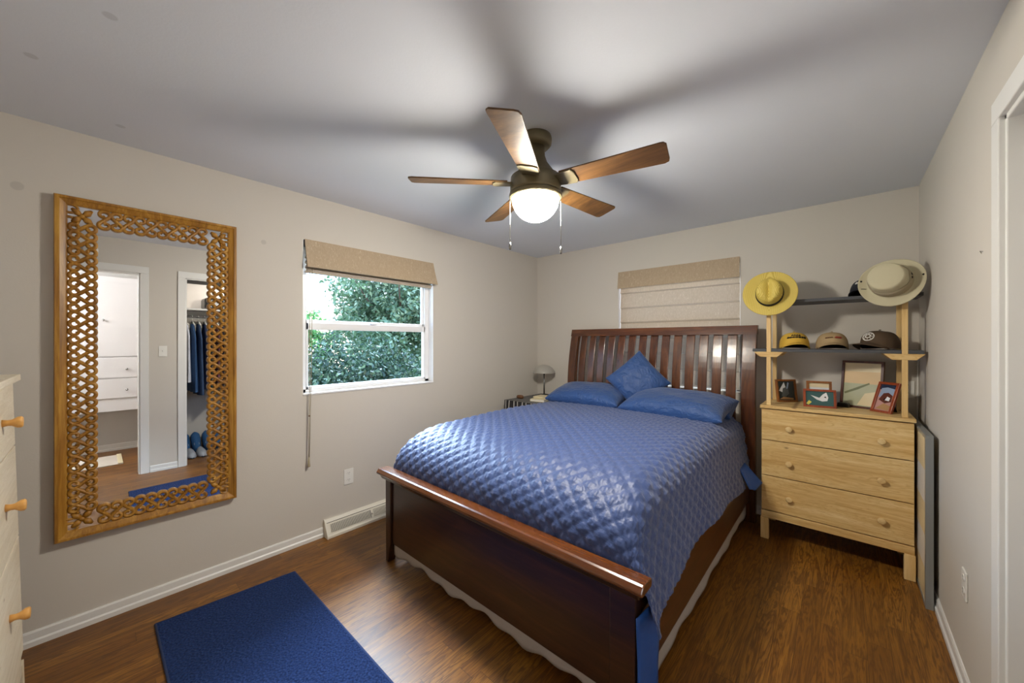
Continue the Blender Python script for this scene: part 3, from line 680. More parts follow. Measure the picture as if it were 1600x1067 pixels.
# ------------------------------------------------------------------ nightstand
def nightstand():
    x0, x1, y0, y1, z = 0.10, 0.575, -0.69, -0.05, 0.785
    t = thing('nightstand', ((x0+x1)/2, (y0+y1)/2, 0), 'nightstand under a striped cloth in the corner beside the bed', 'nightstand')
    obj('top', B((x0, y0, z-0.035), (x1, y1, z-0.006)), 'cherry_dark', t, bevel=0.004)
    obj('body', B((x0+0.02, y0+0.02, 0.16), (x1-0.02, y1-0.02, z-0.035)), 'cherry_dark', t)
    for xa in (x0+0.02, x1-0.06):
        for ya in (y0+0.02, y1-0.06): obj('leg', B((xa, ya, 0), (xa+0.04, ya+0.04, 0.16)), 'cherry_dark', t, bevel=0.003)
    mb = MB(); e = 0.006
    rim = [(x0-e, y1, 0), (x0-e, y0-e, 0), (x1+e, y0-e, 0), (x1+e, y1, 0)]
    pts = []
    for k in range(3):
        a, b = Vector(rim[k]), Vector(rim[k+1])
        for i in range(16): pts.append(a.lerp(b, i/16))
    pts.append(Vector(rim[3])); rows = []
    rows.append([(p.x, p.y, z) for p in pts]); cx = (x0+x1)/2
    for q in range(1, 9):
        u = q/8; rows.append([(p.x+(0.012*math.sin(i*0.9)*u if abs(p.y-(y0-e)) > 0.01 else 0)-(0.004*u if p.x < cx else -0.004*u), p.y-(0.010*(1+math.sin(i*1.1)))*u*(1 if abs(p.y-(y0-e)) < 0.01 else 0), z-u*0.34) for i, p in enumerate(pts)])
    mb.grid(rows); mb.box((x0-e, y0-e, z-0.005), (x1+e, y1, z))
    tag(obj('table_cloth', mb, 'stripe', smooth=False), 'black cloth with thin white stripes draped over the nightstand', 'cloth')
    l = thing('table_lamp', (0.215, -0.15, z), 'small desk lamp with grey dome shade on the corner nightstand', 'lamp')
    L = lambda nm, prof, m, p=l: obj(nm, MB().lathe(prof, (0.215, -0.15, 0), 28), m, p, smooth=True)
    L('base', [(0.0, z), (0.075, z), (0.077, z+0.008), (0.03, z+0.016), (0.008, z+0.022), (0.0, z+0.022)], 'blackplastic')
    L('pole', [(0.0, z+0.02), (0.007, z+0.02), (0.007, z+0.26), (0.0, z+0.26)], 'chrome')
    L('socket', [(0.0, z+0.245), (0.013, z+0.248), (0.015, z+0.28), (0.0, z+0.282)], 'blackplastic')
    L('dome_shade', [(0.128, z+0.262), (0.122, z+0.285), (0.10, z+0.318), (0.065, z+0.343), (0.03, z+0.354), (0.0, z+0.357)], 'lampgrey')
    k = thing('paperback_book', (0.40, -0.44, z), 'cream covered book lying flat on the striped cloth', 'book')
    mb = MB(); mb.mx = Matrix.Translation((0.41, -0.46, z)) @ Matrix.Rotation(0.25, 4, 'Z'); mb.box((-0.075, -0.11, 0.003), (0.075, 0.11, 0.021)); obj('pages', mb, 'emb_white', k)
    mb = MB(); mb.mx = Matrix.Translation((0.41, -0.46, z)) @ Matrix.Rotation(0.25, 4, 'Z'); mb.box((-0.078, -0.113, 0), (0.078, 0.113, 0.003)).box((-0.078, -0.113, 0.021), (0.078, 0.113, 0.024)).box((-0.081, -0.113, 0), (-0.078, 0.113, 0.024)); obj('cover', mb, 'paper', k)
    mb = MB(); mb.mx = Matrix.Translation((0.37, -0.40, z+0.0245)) @ Matrix.Rotation(0.1, 4, 'Z'); mb.box((-0.06, -0.08, 0), (0.06, 0.08, 0.012)); tag(obj('notebook', mb, 'paper', bevel=0.003), 'small cream notebook on top of the larger cream book', 'notebook')
    mb = MB().lathe([(0.0, 0.0), (0.03, 0.004), (0.034, 0.02), (0.026, 0.036), (0.0, 0.04)], (0.165, -0.52, z), 16, fn=lambda p, r, a: (p.x*1.4, p.y*0.8, p.z))
    tag(obj('leather_pouch', mb, 'leather', smooth=True), 'small brown leather pouch at the near left of the nightstand', 'pouch')
    mb = MB().lathe([(0.0, 0.0), (0.022, 0.0), (0.023, 0.035), (0.012, 0.055), (0.010, 0.07), (0.0, 0.072)], (0.34, -0.10, z), 16)
    tag(obj('white_bottle', mb, 'plate', smooth=True), 'tiny white bottle behind the lamp pole', 'bottle')
nightstand()

# ------------------------------------------------------------------ pine dresser by the right wall
def knob(x, y, z, mat, parent, L=0.032, R=0.017):
    prof = [(0.0, 0.0), (0.011, 0.0), (0.009, L*0.25), (0.010, L*0.5), (R, L*0.72), (R, L*0.93), (R*0.8, L), (0.0, L)]
    return obj('knob', MB().lathe(prof, (x, y, z), 18, (0, -1, 0)), mat, parent, smooth=True)
def dresser():
    x0, x1, y0, y1, zt = 2.368, 3.124, -0.415, -0.022, 0.955
    t = thing('pine_dresser', ((x0+x1)/2, (y0+y1)/2, 0), 'unfinished pine dresser with three wide drawers between bed and right wall', 'dresser')
    obj('top', B((x0-0.006, y0-0.012, zt-0.022), (x1+0.006, y1, zt)), 'pine', t, bevel=0.003)
    for xa in (x0, x1-0.018): obj('side_panel', B((xa, y0+0.018, 0.19), (xa+0.018, y1, zt-0.022)), 'pine_z', t)
    obj('back_panel', B((x0+0.018, y1-0.01, 0.19), (x1-0.018, y1-0.002, zt-0.022)), 'pine', t)
    obj('bottom_panel', B((x0+0.018, y0+0.02, 0.19), (x1-0.018, y1-0.012, 0.205)), 'pine', t)
    zs = [(0.709, 0.926), (0.456, 0.703), (0.207, 0.450)]; kz = (0.803, 0.562, 0.318)
    for (a, b), k in zip(zs, kz):
        d = obj('drawer', MB().box((x0+0.002, y0, a), (x1-0.002, y0+0.018, b)).box((x0+0.03, y0+0.018, a+0.02), (x1-0.03, y1-0.03, a+0.028)), 'pine', t, bevel=0.0015)
        for kx in (2.530, 2.985): knob(kx, y0, k, 'pine_y', d, 0.026, 0.019)
    obj('apron', B((x0+0.0, y0-0.004, 0.152), (x1, y0+0.018, 0.200)), 'pine', t, bevel=0.002)
    for xa in (x0-0.004, x1-0.044):
        obj('leg', B((xa, y0-0.006, 0), (xa+0.048, y0+0.03, 0.152)), 'pine_z', t, bevel=0.002)
        obj('leg', B((xa, y1-0.036, 0), (xa+0.048, y1, 0.19)), 'pine_z', t, bevel=0.002)
    # shelf rack standing on the dresser
    r = thing('shelf_rack', ((x0+x1)/2, -0.2, zt), 'pine and charcoal two-shelf rack standing on the dresser top', 'shelf rack')
    pf = -0.385
    for xa in (2.396, 3.074):
        obj('post', B((xa, pf, zt), (xa+0.026, pf+0.022, 1.77)), 'pine_z', r, bevel=0.0015)
        obj('post', B((xa, -0.075, zt), (xa+0.026, -0.053, 1.735)), 'pine_z', r, bevel=0.0015)
        c = xa+0.013 if xa < 2.7 else xa+0.011
        obj('shelf_support', MB().prism([(c-0.09, pf-0.002, 1.336), (c+0.085, pf-0.002, 1.336), (c+0.05, pf-0.002, 1.300), (c-0.052, pf-0.002, 1.300)], (0, 0.018, 0)), 'pine', r, bevel=0.001)
        obj('shelf_support', MB().prism([(c-0.09, -0.073, 1.336), (c+0.085, -0.073, 1.336), (c+0.05, -0.073, 1.300), (c-0.052, -0.073, 1.300)], (0, 0.018, 0)), 'pine', r, bevel=0.001)
    obj('shelf_board', MB().box((2.31, pf+0.022, 1.338), (3.165, -0.075, 1.358)).box((2.31, pf+0.0, 1.338), (2.394, pf+0.022, 1.358)).box((2.424, pf+0.0, 1.338), (3.072, pf+0.022, 1.358)).box((3.102, pf+0.0, 1.338), (3.165, pf+0.022, 1.358)), 'charcoal', r)
    obj('shelf_board', B((2.31, pf+0.022, 1.684), (3.165, -0.075, 1.704)), 'charcoal', r, bevel=0.001)
    return zt
ZT = dresser()

def photo_frame(label, bl, br, h, lean, fw, mat, paint, depth=0.016, nm='photo_frame', cat='picture frame'):
    """bl/br: bottom corners (x,y); lean radians backwards; paint: list of (u0,v0,u1,v1 | polygon, material)"""
    bl, br = Vector((bl[0], bl[1], ZT)), Vector((br[0], br[1], ZT)); w = (br-bl).length; ex = (br-bl).normalized(); nb = Vector((-ex.y, ex.x, 0))      # backwards
    up = (Vector((0, 0, 1))*math.cos(lean)+nb*math.sin(lean)); bk = ex.cross(up) * -1
    if bk.dot(nb) < 0: bk = -bk
    P = lambda u, v, d=0.0: bl+ex*u+up*v+bk*d + Vector((0, 0, depth*math.sin(lean)*0))
    t = thing(nm, tuple((bl+br)/2), label, cat, 'picture frames on the dresser'); mb = MB()
    for u0, v0, u1, v1 in ((0, 0, w, fw), (0, h-fw, w, h), (0, fw, fw, h-fw), (w-fw, fw, w, h-fw)):
        mb.prism([P(u0, v0), P(u1, v0), P(u1, v1), P(u0, v1)], bk*depth)
    obj('frame', mb, mat, t, bevel=0.0015)
    pm = MB(); mats = []
    for i, (poly, m) in enumerate(paint):
        if m not in mats: mats.append(m)
        if len(poly) == 4 and not isinstance(poly[0], tuple): a, b, c, d = poly; poly = [(a, b), (c, b), (c, d), (a, d)]
        pm.add([P(fw+(w-2*fw)*u, fw+(h-2*fw)*v, depth*0.55-0.00025*i) for u, v in poly], [tuple(range(len(poly)))], mats.index(m))
    obj('picture', pm, mats, t, fixn=False)
    obj('back_board', MB().prism([P(0.004, 0.004, depth*0.7), P(w-0.004, 0.004, depth*0.7), P(w-0.004, h-0.004, depth*0.7), P(0.004, h-0.004, depth*0.7)], bk*depth*0.28), 'p_black', t)
    st = MB(); m = P(w*0.5, h*0.62, depth); f = m+nb*(0.62*h*math.tan(max(0.25, lean))*0.55+0.02); f.z = ZT+0.001
    if lean > 0.1 and nm == 'photo_frame':
        st.prism([m-ex*0.012, m+ex*0.012, f+ex*0.018, f-ex*0.018], nb*0.003); obj('easel_leg', st, 'p_black', t)
    return t
photo_frame('small brown frame with a grey portrait photo, nearest the left shelf post', (2.445, -0.19), (2.557, -0.085), 0.17, 0.14, 0.014, 'frame_oak',
    [((0, 0, 1, 1), 'p_darkgrey'), (((0.05, 0.5), (0.4, 0.95), (0.5, 0.6), (0.3, 0.4)), 'p_white'), (((0.2, 0.2), (0.3, 0.62), (0.6, 0.72), (0.66, 0.34), (0.45, 0.18)), 'p_grey'), (((0.5, 0.6), (0.62, 0.95), (0.7, 0.9), (0.6, 0.6)), 'p_sky'), (((0.05, 0.05), (0.9, 0.02), (0.9, 0.1), (0.3, 0.18)), 'p_tan')])
photo_frame('landscape reddish frame with a white seagull photo at the dresser front', (2.602, -0.305), (2.778, -0.277), 0.125, 0.16, 0.014, 'frame_red',
    [((0, 0, 1, 1), 'p_teal'), (((0.18, 0.72), (0.5, 0.55), (0.62, 0.8), (0.75, 0.95), (0.82, 0.6), (0.78, 0.35), (0.6, 0.3), (0.4, 0.42)), 'p_white'), (((0.66, 0.6), (0.72, 0.68), (0.75, 0.55)), 'p_black'), (((0.02, 0.1), (0.12, 0.35), (0.22, 0.22), (0.1, 0.02)), 'p_yellow')])
photo_frame('small oak frame half hidden behind the seagull photo frame', (2.615, -0.215), (2.755, -0.19), 0.175, 0.14, 0.015, 'frame_oak',
    [((0, 0, 1, 1), 'p_cream'), ((0.0, 0.55, 1, 0.8), 'p_white'), (((0.0, 0.5), (0.3, 0.62), (0.6, 0.5), (1, 0.66), (1, 0.4), (0, 0.4)), 'p_pink')])
photo_frame('largest picture frame with a pale beach scene leaning at the back of the dresser', (2.79, -0.10), (2.998, -0.185), 0.325, 0.13, 0.015, 'frame_dark',
    [((0, 0, 1, 1), 'p_cream'), ((0, 0, 1, 0.52), 'p_sage'), ((0, 0.52, 1, 0.8), 'p_peach'), ((0, 0.8, 1, 1), 'p_cream'), (((0.02, 0.3), (0.45, 0.46), (0.7, 0.55), (0.72, 0.52), (0.4, 0.38), (0.05, 0.26)), 'p_olive'), (((0.4, 0.02), (0.6, 0.3), (0.9, 0.36), (0.95, 0.02)), 'p_cream')], nm='picture_frame')
photo_frame('reddish frame tilted back with a photo of a dog by the right shelf post', (2.940, -0.215), (3.030, -0.300), 0.205, 0.34, 0.016, 'frame_red',
    [((0, 0, 1, 1), 'p_pink'), ((0, 0.8, 1, 1), 'p_navy'), (((0.02, 0.5), (0.1, 0.85), (0.45, 0.9), (0.95, 0.85), (0.98, 0.6), (0.5, 0.55)), 'p_sky'), (((0.1, 0.4), (0.3, 0.66), (0.6, 0.7), (0.9, 0.6), (0.92, 0.36), (0.55, 0.28)), 'p_brown'), (((0.5, 0.4), (0.6, 0.55), (0.8, 0.5), (0.78, 0.38)), 'p_white'), (((0.4, 0.42), (0.48, 0.5), (0.5, 0.4)), 'p_black'), (((0.05, 0.05), (0.5, 0.28), (0.95, 0.2), (0.9, 0.02)), 'p_tan')])
tag(obj('small_black_box', MB().prism([(2.775, -0.155, ZT), (2.835, -0.180, ZT), (2.832, -0.186, ZT+0.032), (2.778, -0.163, ZT+0.032)], (0.014, 0.034, 0)), 'blackplastic', bevel=0.004), 'small black box at the foot of the beach picture', 'box')

def cap(label, c, yaw, mat, emb, sc=1.0, wide=1.0, nm='baseball_cap'):
    t = thing(nm, c, label, 'cap', 'caps on the shelf rack'); mx = Matrix.Translation(c) @ Matrix.Rotation(yaw, 4, 'Z') @ Matrix.Scale(sc, 4)      # front = -Y
    R, Hc = 0.088, 0.108
    def crown(th, ph, e=0.0):
        fr = max(0, -math.sin(th)); h = Hc*(math.sin(ph))**0.8*(1+0.06*fr); r = (R+e)*math.cos(ph)**0.62
        zb = 0.006+0.036*max(0, -math.sin(th))**2.2
        return (r*math.cos(th)*wide, r*1.12*math.sin(th), zb+h*(1-(zb-0.006)/Hc)+e*math.sin(ph))
    mb = MB(); mb.mx = mx; mb.grid([[crown(2*PI*k/40, PI/2*i/14*0.995) for k in range(40)] for i in range(15)], loop=True)
    obj('crown', mb, mat, t, smooth=True)
    mb = MB(); mb.mx = mx; mb.grid([[crown(2*PI*k/40, PI/2*i/14*0.995, -0.004) for k in range(40)] for i in range(15)], loop=True)
    obj('inner_shade', mb, 'black', t, smooth=True)  # black inner shell: the shade inside the cap is put into its colour
    mb = MB(); mb.mx = mx; rows = []
    for i in range(9):
        u = i/8; row = []
        for k in range(25):
            th = -PI/2+(-1+2*k/24)*1.15; a = (-1+2*k/24); L = 0.078*math.cos(a*PI/2*0.96)**0.8*u
            bx, by, _ = crown(th, 0.02); row.append((bx*(1+0.05*u), by-L, 0.046-0.044*abs(a)**1.7-0.010*u*(1-abs(a))))
        rows.append(row)
    mb.grid(rows); obj('bill', mb, mat, t, smooth=True, solid=0.004)
    mb = MB(); mb.mx = mx; mb.lathe([(0.0, 0.006), (0.005, 0.004), (0.008, 0.0)], (0, 0, 0.012+Hc), 12); obj('button', mb, mat, t, smooth=True)
    mats = []; em = MB(); em.mx = mx
    for pts, r, m in emb:
        if m not in mats: mats.append(m)
        em.tube([crown(-PI/2+a, p, 0.0022) for a, p in pts], r, 6, mi=mats.index(m))
    obj('emblem', em, mats, t, smooth=True)
rg = random.Random(4)
ye = []
for k in range(7):                                             # illegible dark lettering in two lines
    a = -0.62+k*0.20; ye.append(([(a, 0.42), (a+0.05, 0.56), (a+0.10, 0.44), (a+0.14, 0.55)], 0.004, 'emb_black'))
for k in range(4): a = -0.34+k*0.18; ye.append(([(a, 0.66), (a+0.06, 0.78), (a+0.12, 0.68)], 0.0035, 'emb_black'))
cap('yellow baseball cap with dark lettering, leftmost on the middle shelf', (2.545, -0.255, 1.358), 0.22, 'yellowcap', ye)
te = [([(-0.5+0.12*k, 0.42), (-0.44+0.12*k, 0.52), (-0.40+0.12*k, 0.42)], 0.003, 'leather') for k in range(4)]+[([(0.12+0.1*k, 0.42), (0.18+0.1*k, 0.54), (0.22+0.1*k, 0.42)], 0.0045, 'emb_red') for k in range(4)]
cap('faded tan baseball cap with a red mark, middle of the shelf', (2.752, -0.26, 1.358), 0.10, 'tancap', te, 0.98)
be = []
ring = lambda a0, p0, ra, rp, n=16: [(a0+ra*math.cos(2*PI*k/n), p0+rp*math.sin(2*PI*k/n)) for k in range(n+1)]
be.append((ring(0, 0.50, 0.36, 0.36), 0.0032, 'emb_white')); be.append((ring(0, 0.50, 0.16, 0.15, 10), 0.0032, 'emb_white'))
for k in range(8): a = 2*PI*k/8; be.append(([(0.20*math.cos(a), 0.50+0.19*math.sin(a)), (0.29*math.cos(a), 0.50+0.29*math.sin(a))], 0.0020, 'emb_white'))
cap('dark brown baseball cap with a round white emblem on the middle shelf', (2.988, -0.235, 1.358), -0.66, 'browncap', be, 1.04)
cap('black baseball cap on the top shelf, partly behind the stone sun hat', (2.93, -0.24, 1.704), -0.25, 'navycap', [([(-0.5+0.13*k, 0.5), (-0.46+0.13*k, 0.66), (-0.40+0.13*k, 0.52)], 0.005, 'emb_white') for k in range(7)], 1.0)

def hats():
    camp = Vector((2.8087, -3.6154, 1.4113))
    def axis(c, up, left):
        d = (camp-Vector(c)).normalized(); l = Vector((-0.746, -0.666, 0)); v = d+Vector((0, 0, 1))*math.tan(math.radians(up))+l*math.tan(math.radians(left)); return v.normalized()
    # straw fedora
    c = Vector((2.418, -0.415, 1.752)); ax = axis(c, 21, 5); t = thing('straw_hat', c, 'yellow straw fedora with a black band hung on the left shelf post', 'hat', 'hats hung on the rack posts')
    mx = Matrix.Translation(c) @ Vector((0, 0, 1)).rotation_difference(ax).to_matrix().to_4x4()
    xv = mx.to_3x3() @ Vector((1, 0, 0)); 
    # spin so local +Y maps to world up as far as possible
    best = max(range(72), key=lambda k: (mx.to_3x3() @ (Matrix.Rotation(2*PI*k/72, 3, 'Z') @ Vector((0, 1, 0)))).z); mx = mx @ Matrix.Rotation(2*PI*best/72, 4, 'Z')
    def fed(p, r, a):
        x, y, z = p
        if z > 0.075:                                   # pinched crown with centre crease
            k = (z-0.075)/0.035; cr = math.exp(-(x/0.022)**2)*0.030*k*(1-0.5*max(0, y/0.09)); pin = math.exp(-((abs(x)-0.05)/0.02)**2)*math.exp(-((y+0.055)/0.03)**2)*0.018*k
            z -= cr+pin
        if r < 0.1: x *= 0.92; y *= 1.08
        else: z += 0.016*((r-0.09)/0.075)**2*(0.6+0.4*abs(math.cos(a))) - 0.012*((r-0.09)/0.075)*max(0, -math.sin(a))
        return (x, y, z)
    prof = [(0.158, 0.001), (0.163, 0.004), (0.160, 0.006), (0.13, 0.006), (0.105, 0.006), (0.094, 0.008), (0.090, 0.014), (0.086, 0.04), (0.080, 0.075), (0.074, 0.098), (0.064, 0.108), (0.045, 0.112), (0.02, 0.113), (0.0, 0.113)]
    mb = MB(); mb.mx = mx; mb.lathe(prof, n=56, fn=fed); obj('straw_body', mb, 'straw', t, smooth=True)
    mb = MB(); mb.mx = mx; mb.lathe([(0.0925, 0.012), (0.0918, 0.018), (0.0890, 0.036), (0.0870, 0.037)], n=48, fn=lambda p, r, a: (p.x*0.92, p.y*1.08, p.z)); obj('hat_band', mb, 'black', t, smooth=True)
    # stone bucket sun hat
    c = Vector((3.028, -0.425, 1.768)); ax = axis(c, 22, 22); t = thing('sun_hat', c, 'stone coloured cloth sun hat hung on the right shelf post', 'hat', 'hats hung on the rack posts')
    mx = Matrix.Translation(c) @ Vector((0, 0, 1)).rotation_difference(ax).to_matrix().to_4x4()
    best = max(range(72), key=lambda k: (mx.to_3x3() @ (Matrix.Rotation(2*PI*k/72, 3, 'Z') @ Vector((0, 1, 0)))).z); mx = mx @ Matrix.Rotation(2*PI*best/72, 4, 'Z')
    def bk(p, r, a):
        x, y, z = p
        if r > 0.1: q = (r-0.1)/0.048; z += 0.026*q*q*math.cos(a)**2-0.010*q*math.sin(a)**2
        elif 0.02 < z < 0.105: z += 0.004*math.sin(a*5); s_ = 1+0.02*math.sin(a*7+z*60); x *= s_; y *= s_
        return (x, y, z)
    brim = [(0.144, -0.003), (0.148, 0.0), (0.146, 0.003)]
    for k in range(12): r = 0.1425-k*0.0036; brim += [(r, 0.004+0.0012*(k % 2))]
    prof = brim+[(0.098, 0.006), (0.094, 0.012), (0.091, 0.04), (0.088, 0.075), (0.083, 0.112), (0.079, 0.122), (0.074, 0.125), (0.05, 0.127), (0.0, 0.128)]
    mb = MB(); mb.mx = mx; mb.lathe(prof, n=56, fn=bk); obj('hat_body', mb, 'hatcloth', t, smooth=True)
    mb = MB(); mb.mx = mx; mb.lathe([(0.0965, 0.012), (0.097, 0.02), (0.0955, 0.045), (0.093, 0.070), (0.0895, 0.071)], n=56, fn=bk); obj('cloth_band', mb, 'hatband', t, smooth=True)
    for a in (0.15, PI-0.15):
        sn = MB(); sn.mx = mx
        p = Vector(bk(Vector((0.136*math.cos(a), 0.136*math.sin(a), 0.006)), 0.136, a)); sn.lathe([(0.0, 0.003), (0.004, 0.002), (0.006, 0.0)], tuple(p), 10)
        obj('snap_stud', sn, 'p_black', t, smooth=True)
    for a in (0.0, 0.22):
        ey = MB(); ey.mx = mx; ey.lathe([(0.0, 0.003), (0.006, 0.002), (0.008, 0.0)], (0.0955*math.cos(a), 0.0955*math.sin(a), 0.05), 10, (math.cos(a), math.sin(a), 0))
        obj('eyelet', ey, 'p_black', t, smooth=True)
hats()

# ------------------------------------------------------------------ framed board leaning beside the dresser
def leaning():
    t = thing('leaning_picture', (3.146, -0.41, 0), 'tall thin silver-edged picture propped between dresser and right wall', 'picture')
    obj('silver_frame', MB().box((3.134, -0.70, 0.0), (3.164, -0.676, 0.915)).box((3.134, -0.12, 0.0), (3.164, -0.10, 0.915)).box((3.134, -0.676, 0.0), (3.164, -0.12, 0.02)).box((3.134, -0.676, 0.895), (3.164, -0.12, 0.915)), 'silver', t, bevel=0.0015)
    mb = MB()
    for i, m in enumerate([0, 2, 0, 2, 0]): mb.box((3.137, -0.676, 0.02+0.175*i), (3.150, -0.12, 0.02+0.175*(i+1)), m)
    obj('picture_face', mb, ['p_cream', 'p_sage', 'p_white'], t)
leaning()

# ------------------------------------------------------------------ near-left pale dresser
def left_dresser():
    x0, x1, zt = 0.42, 1.50, 1.285; yb = YF+0.022
    lean = lambda z: -3.802-0.030*z/1.28                # front face leans back slightly
    t = thing('tall_dresser', ((x0+x1)/2, -4.1, 0), 'tall pale pine chest of drawers cropped at the left edge of the view', 'dresser')
    def sb(xa, xb, d0, d1, za, zb):                     # slab measured back from the leaning front
        mb = MB(); v = [(x, lean(z)-d, z) for z in (za, zb) for (x, d) in ((xa, d0), (xb, d0), (xb, d1), (xa, d1))]
        return mb.add(v, [(0, 3, 2, 1), (4, 5, 6, 7), (0, 1, 5, 4), (1, 2, 6, 5), (2, 3, 7, 6), (3, 0, 4, 7)])
    obj('top', sb(x0-0.006, x1+0.006, -0.018, 0.42, zt-0.024, zt), 'pale', t, bevel=0.003)
    for xa in (x0, x1-0.018): obj('side_panel', sb(xa, xa+0.018, 0.018, 0.41, 0.17, zt-0.024), 'pale', t)
    obj('back_panel', sb(x0+0.018, x1-0.018, 0.40, 0.41, 0.17, zt-0.024), 'pale', t)
    for (a, b), kz in zip([(1.015, 1.255), (0.665, 1.009), (0.21, 0.659)], (1.135, 0.848, 0.470)):
        d = obj('drawer', sb(x0+0.003, x1-0.003, 0.0, 0.018, a, b), 'pale', t, bevel=0.0015)
        for kx in (0.70, 1.34):
            prof = [(0.0, 0.0), (0.013, 0.0), (0.010, 0.012), (0.011, 0.020), (0.019, 0.032), (0.0195, 0.040), (0.016, 0.044), (0.0, 0.045)]
            obj('knob', MB().lathe(prof, (kx, lean(kz), kz), 20, (0, 1, 0)), 'knob_amber', d, smooth=True)
    for xa in (x0, x1-0.045):
        obj('leg', sb(xa, xa+0.045, 0.0, 0.035, 0, 0.17), 'pale', t); obj('leg', sb(xa, xa+0.045, 0.375, 0.41, 0, 0.17), 'pale', t)
    obj('apron', sb(x0+0.045, x1-0.045, 0.002, 0.02, 0.14, 0.20), 'pale', t)
left_dresser()

# ------------------------------------------------------------------ rug, heater, outlets, switches
def rug():
    q = [Vector(p) for p in ((0.262, -3.422, 0), (2.52, -3.405, 0), (2.55, -2.80, 0), (0.312, -2.813, 0))]
    t = thing('floor_runner', (1.4, -3.1, 0), 'blue woven runner rug on the oak floor below the mirror', 'rug')
    n = 40; P = [[tuple(q[0].lerp(q[1], i/n).lerp(q[3].lerp(q[2], i/n), j/8)+Vector((0, 0, 0.009))) for i in range(n+1)] for j in range(9)]
    mb = MB().grid(P); mb.prism([tuple(v+Vector((0, 0, 0.0005))) for v in q], (0, 0, 0.0075)); obj('woven_field', mb, 'rug', t)
    e = MB(); pts = [tuple(v+Vector((0, 0, 0.0055))) for v in q]; e.tube(pts+[pts[0]], 0.0055, 8, up=(0, 0, 1)); obj('bound_edge', e, 'rugedge', t, smooth=True)
rug()
def heater():
    y0, y1 = -2.524, -1.20; t = thing('baseboard_register', (0.04, (y0+y1)/2, 0), 'long cream baseboard heat register on the left wall behind the bed foot', 'register')
    prof = [(0.001, 0.0), (0.074, 0.0), (0.074, 0.018), (0.066, 0.024), (0.030, 0.098), (0.022, 0.104), (0.012, 0.118), (0.001, 0.118)]
    obj('housing', MB().prism([(x, y0+0.006, z) for x, z in prof], (0, y1-y0-0.012, 0)), 'heater', t, bevel=0.002)
    pr = [(0.001, 0.0), (0.078, 0.0), (0.078, 0.02), (0.026, 0.108), (0.014, 0.121), (0.001, 0.121)]
    for ya in (y0, y1-0.008): obj('end_cap', MB().prism([(x, ya, z) for x, z in pr], (0, 0.008, 0)), 'heater', t, bevel=0.001)
    p0, p1 = Vector((0.0615, 0, 0.036)), Vector((0.0365, 0, 0.087)); nv = Vector((0.9, 0, 0.44)).normalized()
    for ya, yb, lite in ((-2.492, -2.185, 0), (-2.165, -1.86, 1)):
        g = MB(); g.add([tuple(p0+nv*0.0015+Vector((0, ya, 0))), tuple(p0+nv*0.0015+Vector((0, yb, 0))), tuple(p1+nv*0.0015+Vector((0, yb, 0))), tuple(p1+nv*0.0015+Vector((0, ya, 0)))], [(0, 1, 2, 3)], 0)
        k = ya
        while k < yb-0.004:
            g.prism([tuple(p0+nv*0.0016+Vector((0, k, 0))), tuple(p0+nv*0.0016+Vector((0, k+0.0028, 0))), tuple(p1+nv*0.0016+Vector((0, k+0.0028, 0))), tuple(p1+nv*0.0016+Vector((0, k, 0)))], tuple(nv*0.003), 1); k += 0.0062
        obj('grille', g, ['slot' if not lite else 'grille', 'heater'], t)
    obj('damper_knob', MB().lathe([(0.0, 0.014), (0.006, 0.013), (0.007, 0.0)], tuple(Vector((0.05, -2.175, 0.062))+nv*0.0), 12, tuple(nv)), 'heater', t, smooth=True)
    obj('seam_groove', MB().tube([(0.0305, y0+0.012, 0.0985), (0.0305, y1-0.012, 0.0985)], 0.0018, 6), 'slot', t)
heater()
def plate(nm, label, cat, o, u, n, w=0.072, h=0.115, kind='outlet'):
    """o: centre on the wall, u: horizontal direction, n: outward normal"""
    o, u, n, z = Vector(o), Vector(u), Vector(n), Vector((0, 0, 1)); t = thing(nm, tuple(o-z*h/2), label, cat, 'wall outlets' if kind == 'outlet' else None)
    q = lambda a, b: tuple(o+u*a+z*b+n*0.0005)
    obj('cover_plate', MB().prism([q(-w/2, -h/2), q(w/2, -h/2), q(w/2, h/2), q(-w/2, h/2)], tuple(n*0.006)), 'plate', t, bevel=0.002)
    if kind == 'outlet':
        for b in (-0.026, 0.026):
            f = MB(); f.prism([tuple(o+u*(0.016*math.cos(k*PI/8))+z*(b+0.014*math.sin(k*PI/8))+n*0.006) for k in range(16)], tuple(n*0.0022)); r = obj('receptacle', f, 'plate', t)
            sl = MB()
            for a in (-0.006, 0.006): sl.prism([tuple(o+u*(a-0.001)+z*(b+0.001)+n*0.0083), tuple(o+u*(a+0.001)+z*(b+0.001)+n*0.0083), tuple(o+u*(a+0.001)+z*(b+0.009)+n*0.0083), tuple(o+u*(a-0.001)+z*(b+0.009)+n*0.0083)], tuple(n*0.0004))
            sl.prism([tuple(o+u*(0.002*math.cos(k*PI/4))+z*(b-0.006+0.002*math.sin(k*PI/4))+n*0.0083) for k in range(8)], tuple(n*0.0004)); obj('slots', sl, 'slot', r)
    else:
        obj('toggle', MB().prism([q(-0.005, -0.004), q(0.005, -0.004), q(0.005, 0.012), q(-0.005, 0.012)], tuple(n*0.016)), 'plate', t, bevel=0.001)
plate('wall_outlet', 'white duplex outlet on the left wall above the heat register', 'outlet', (0, -2.34, 0.385), (0, 1, 0), (1, 0, 0))
plate('wall_outlet', 'white duplex outlet low on the right wall beside the closet casing', 'outlet', (W, -1.255, 0.42), (0, 1, 0), (-1, 0, 0))
plate('wall_outlet', 'white outlet plate on the back wall behind the shelf rack', 'outlet', (3.128, 0, 1.09), (1, 0, 0), (0, -1, 0))
plate('light_switch', 'white light switch between door and closet, seen in the mirror', 'switch', (W, -3.10, 1.285), (0, 1, 0), (-1, 0, 0), kind='switch')
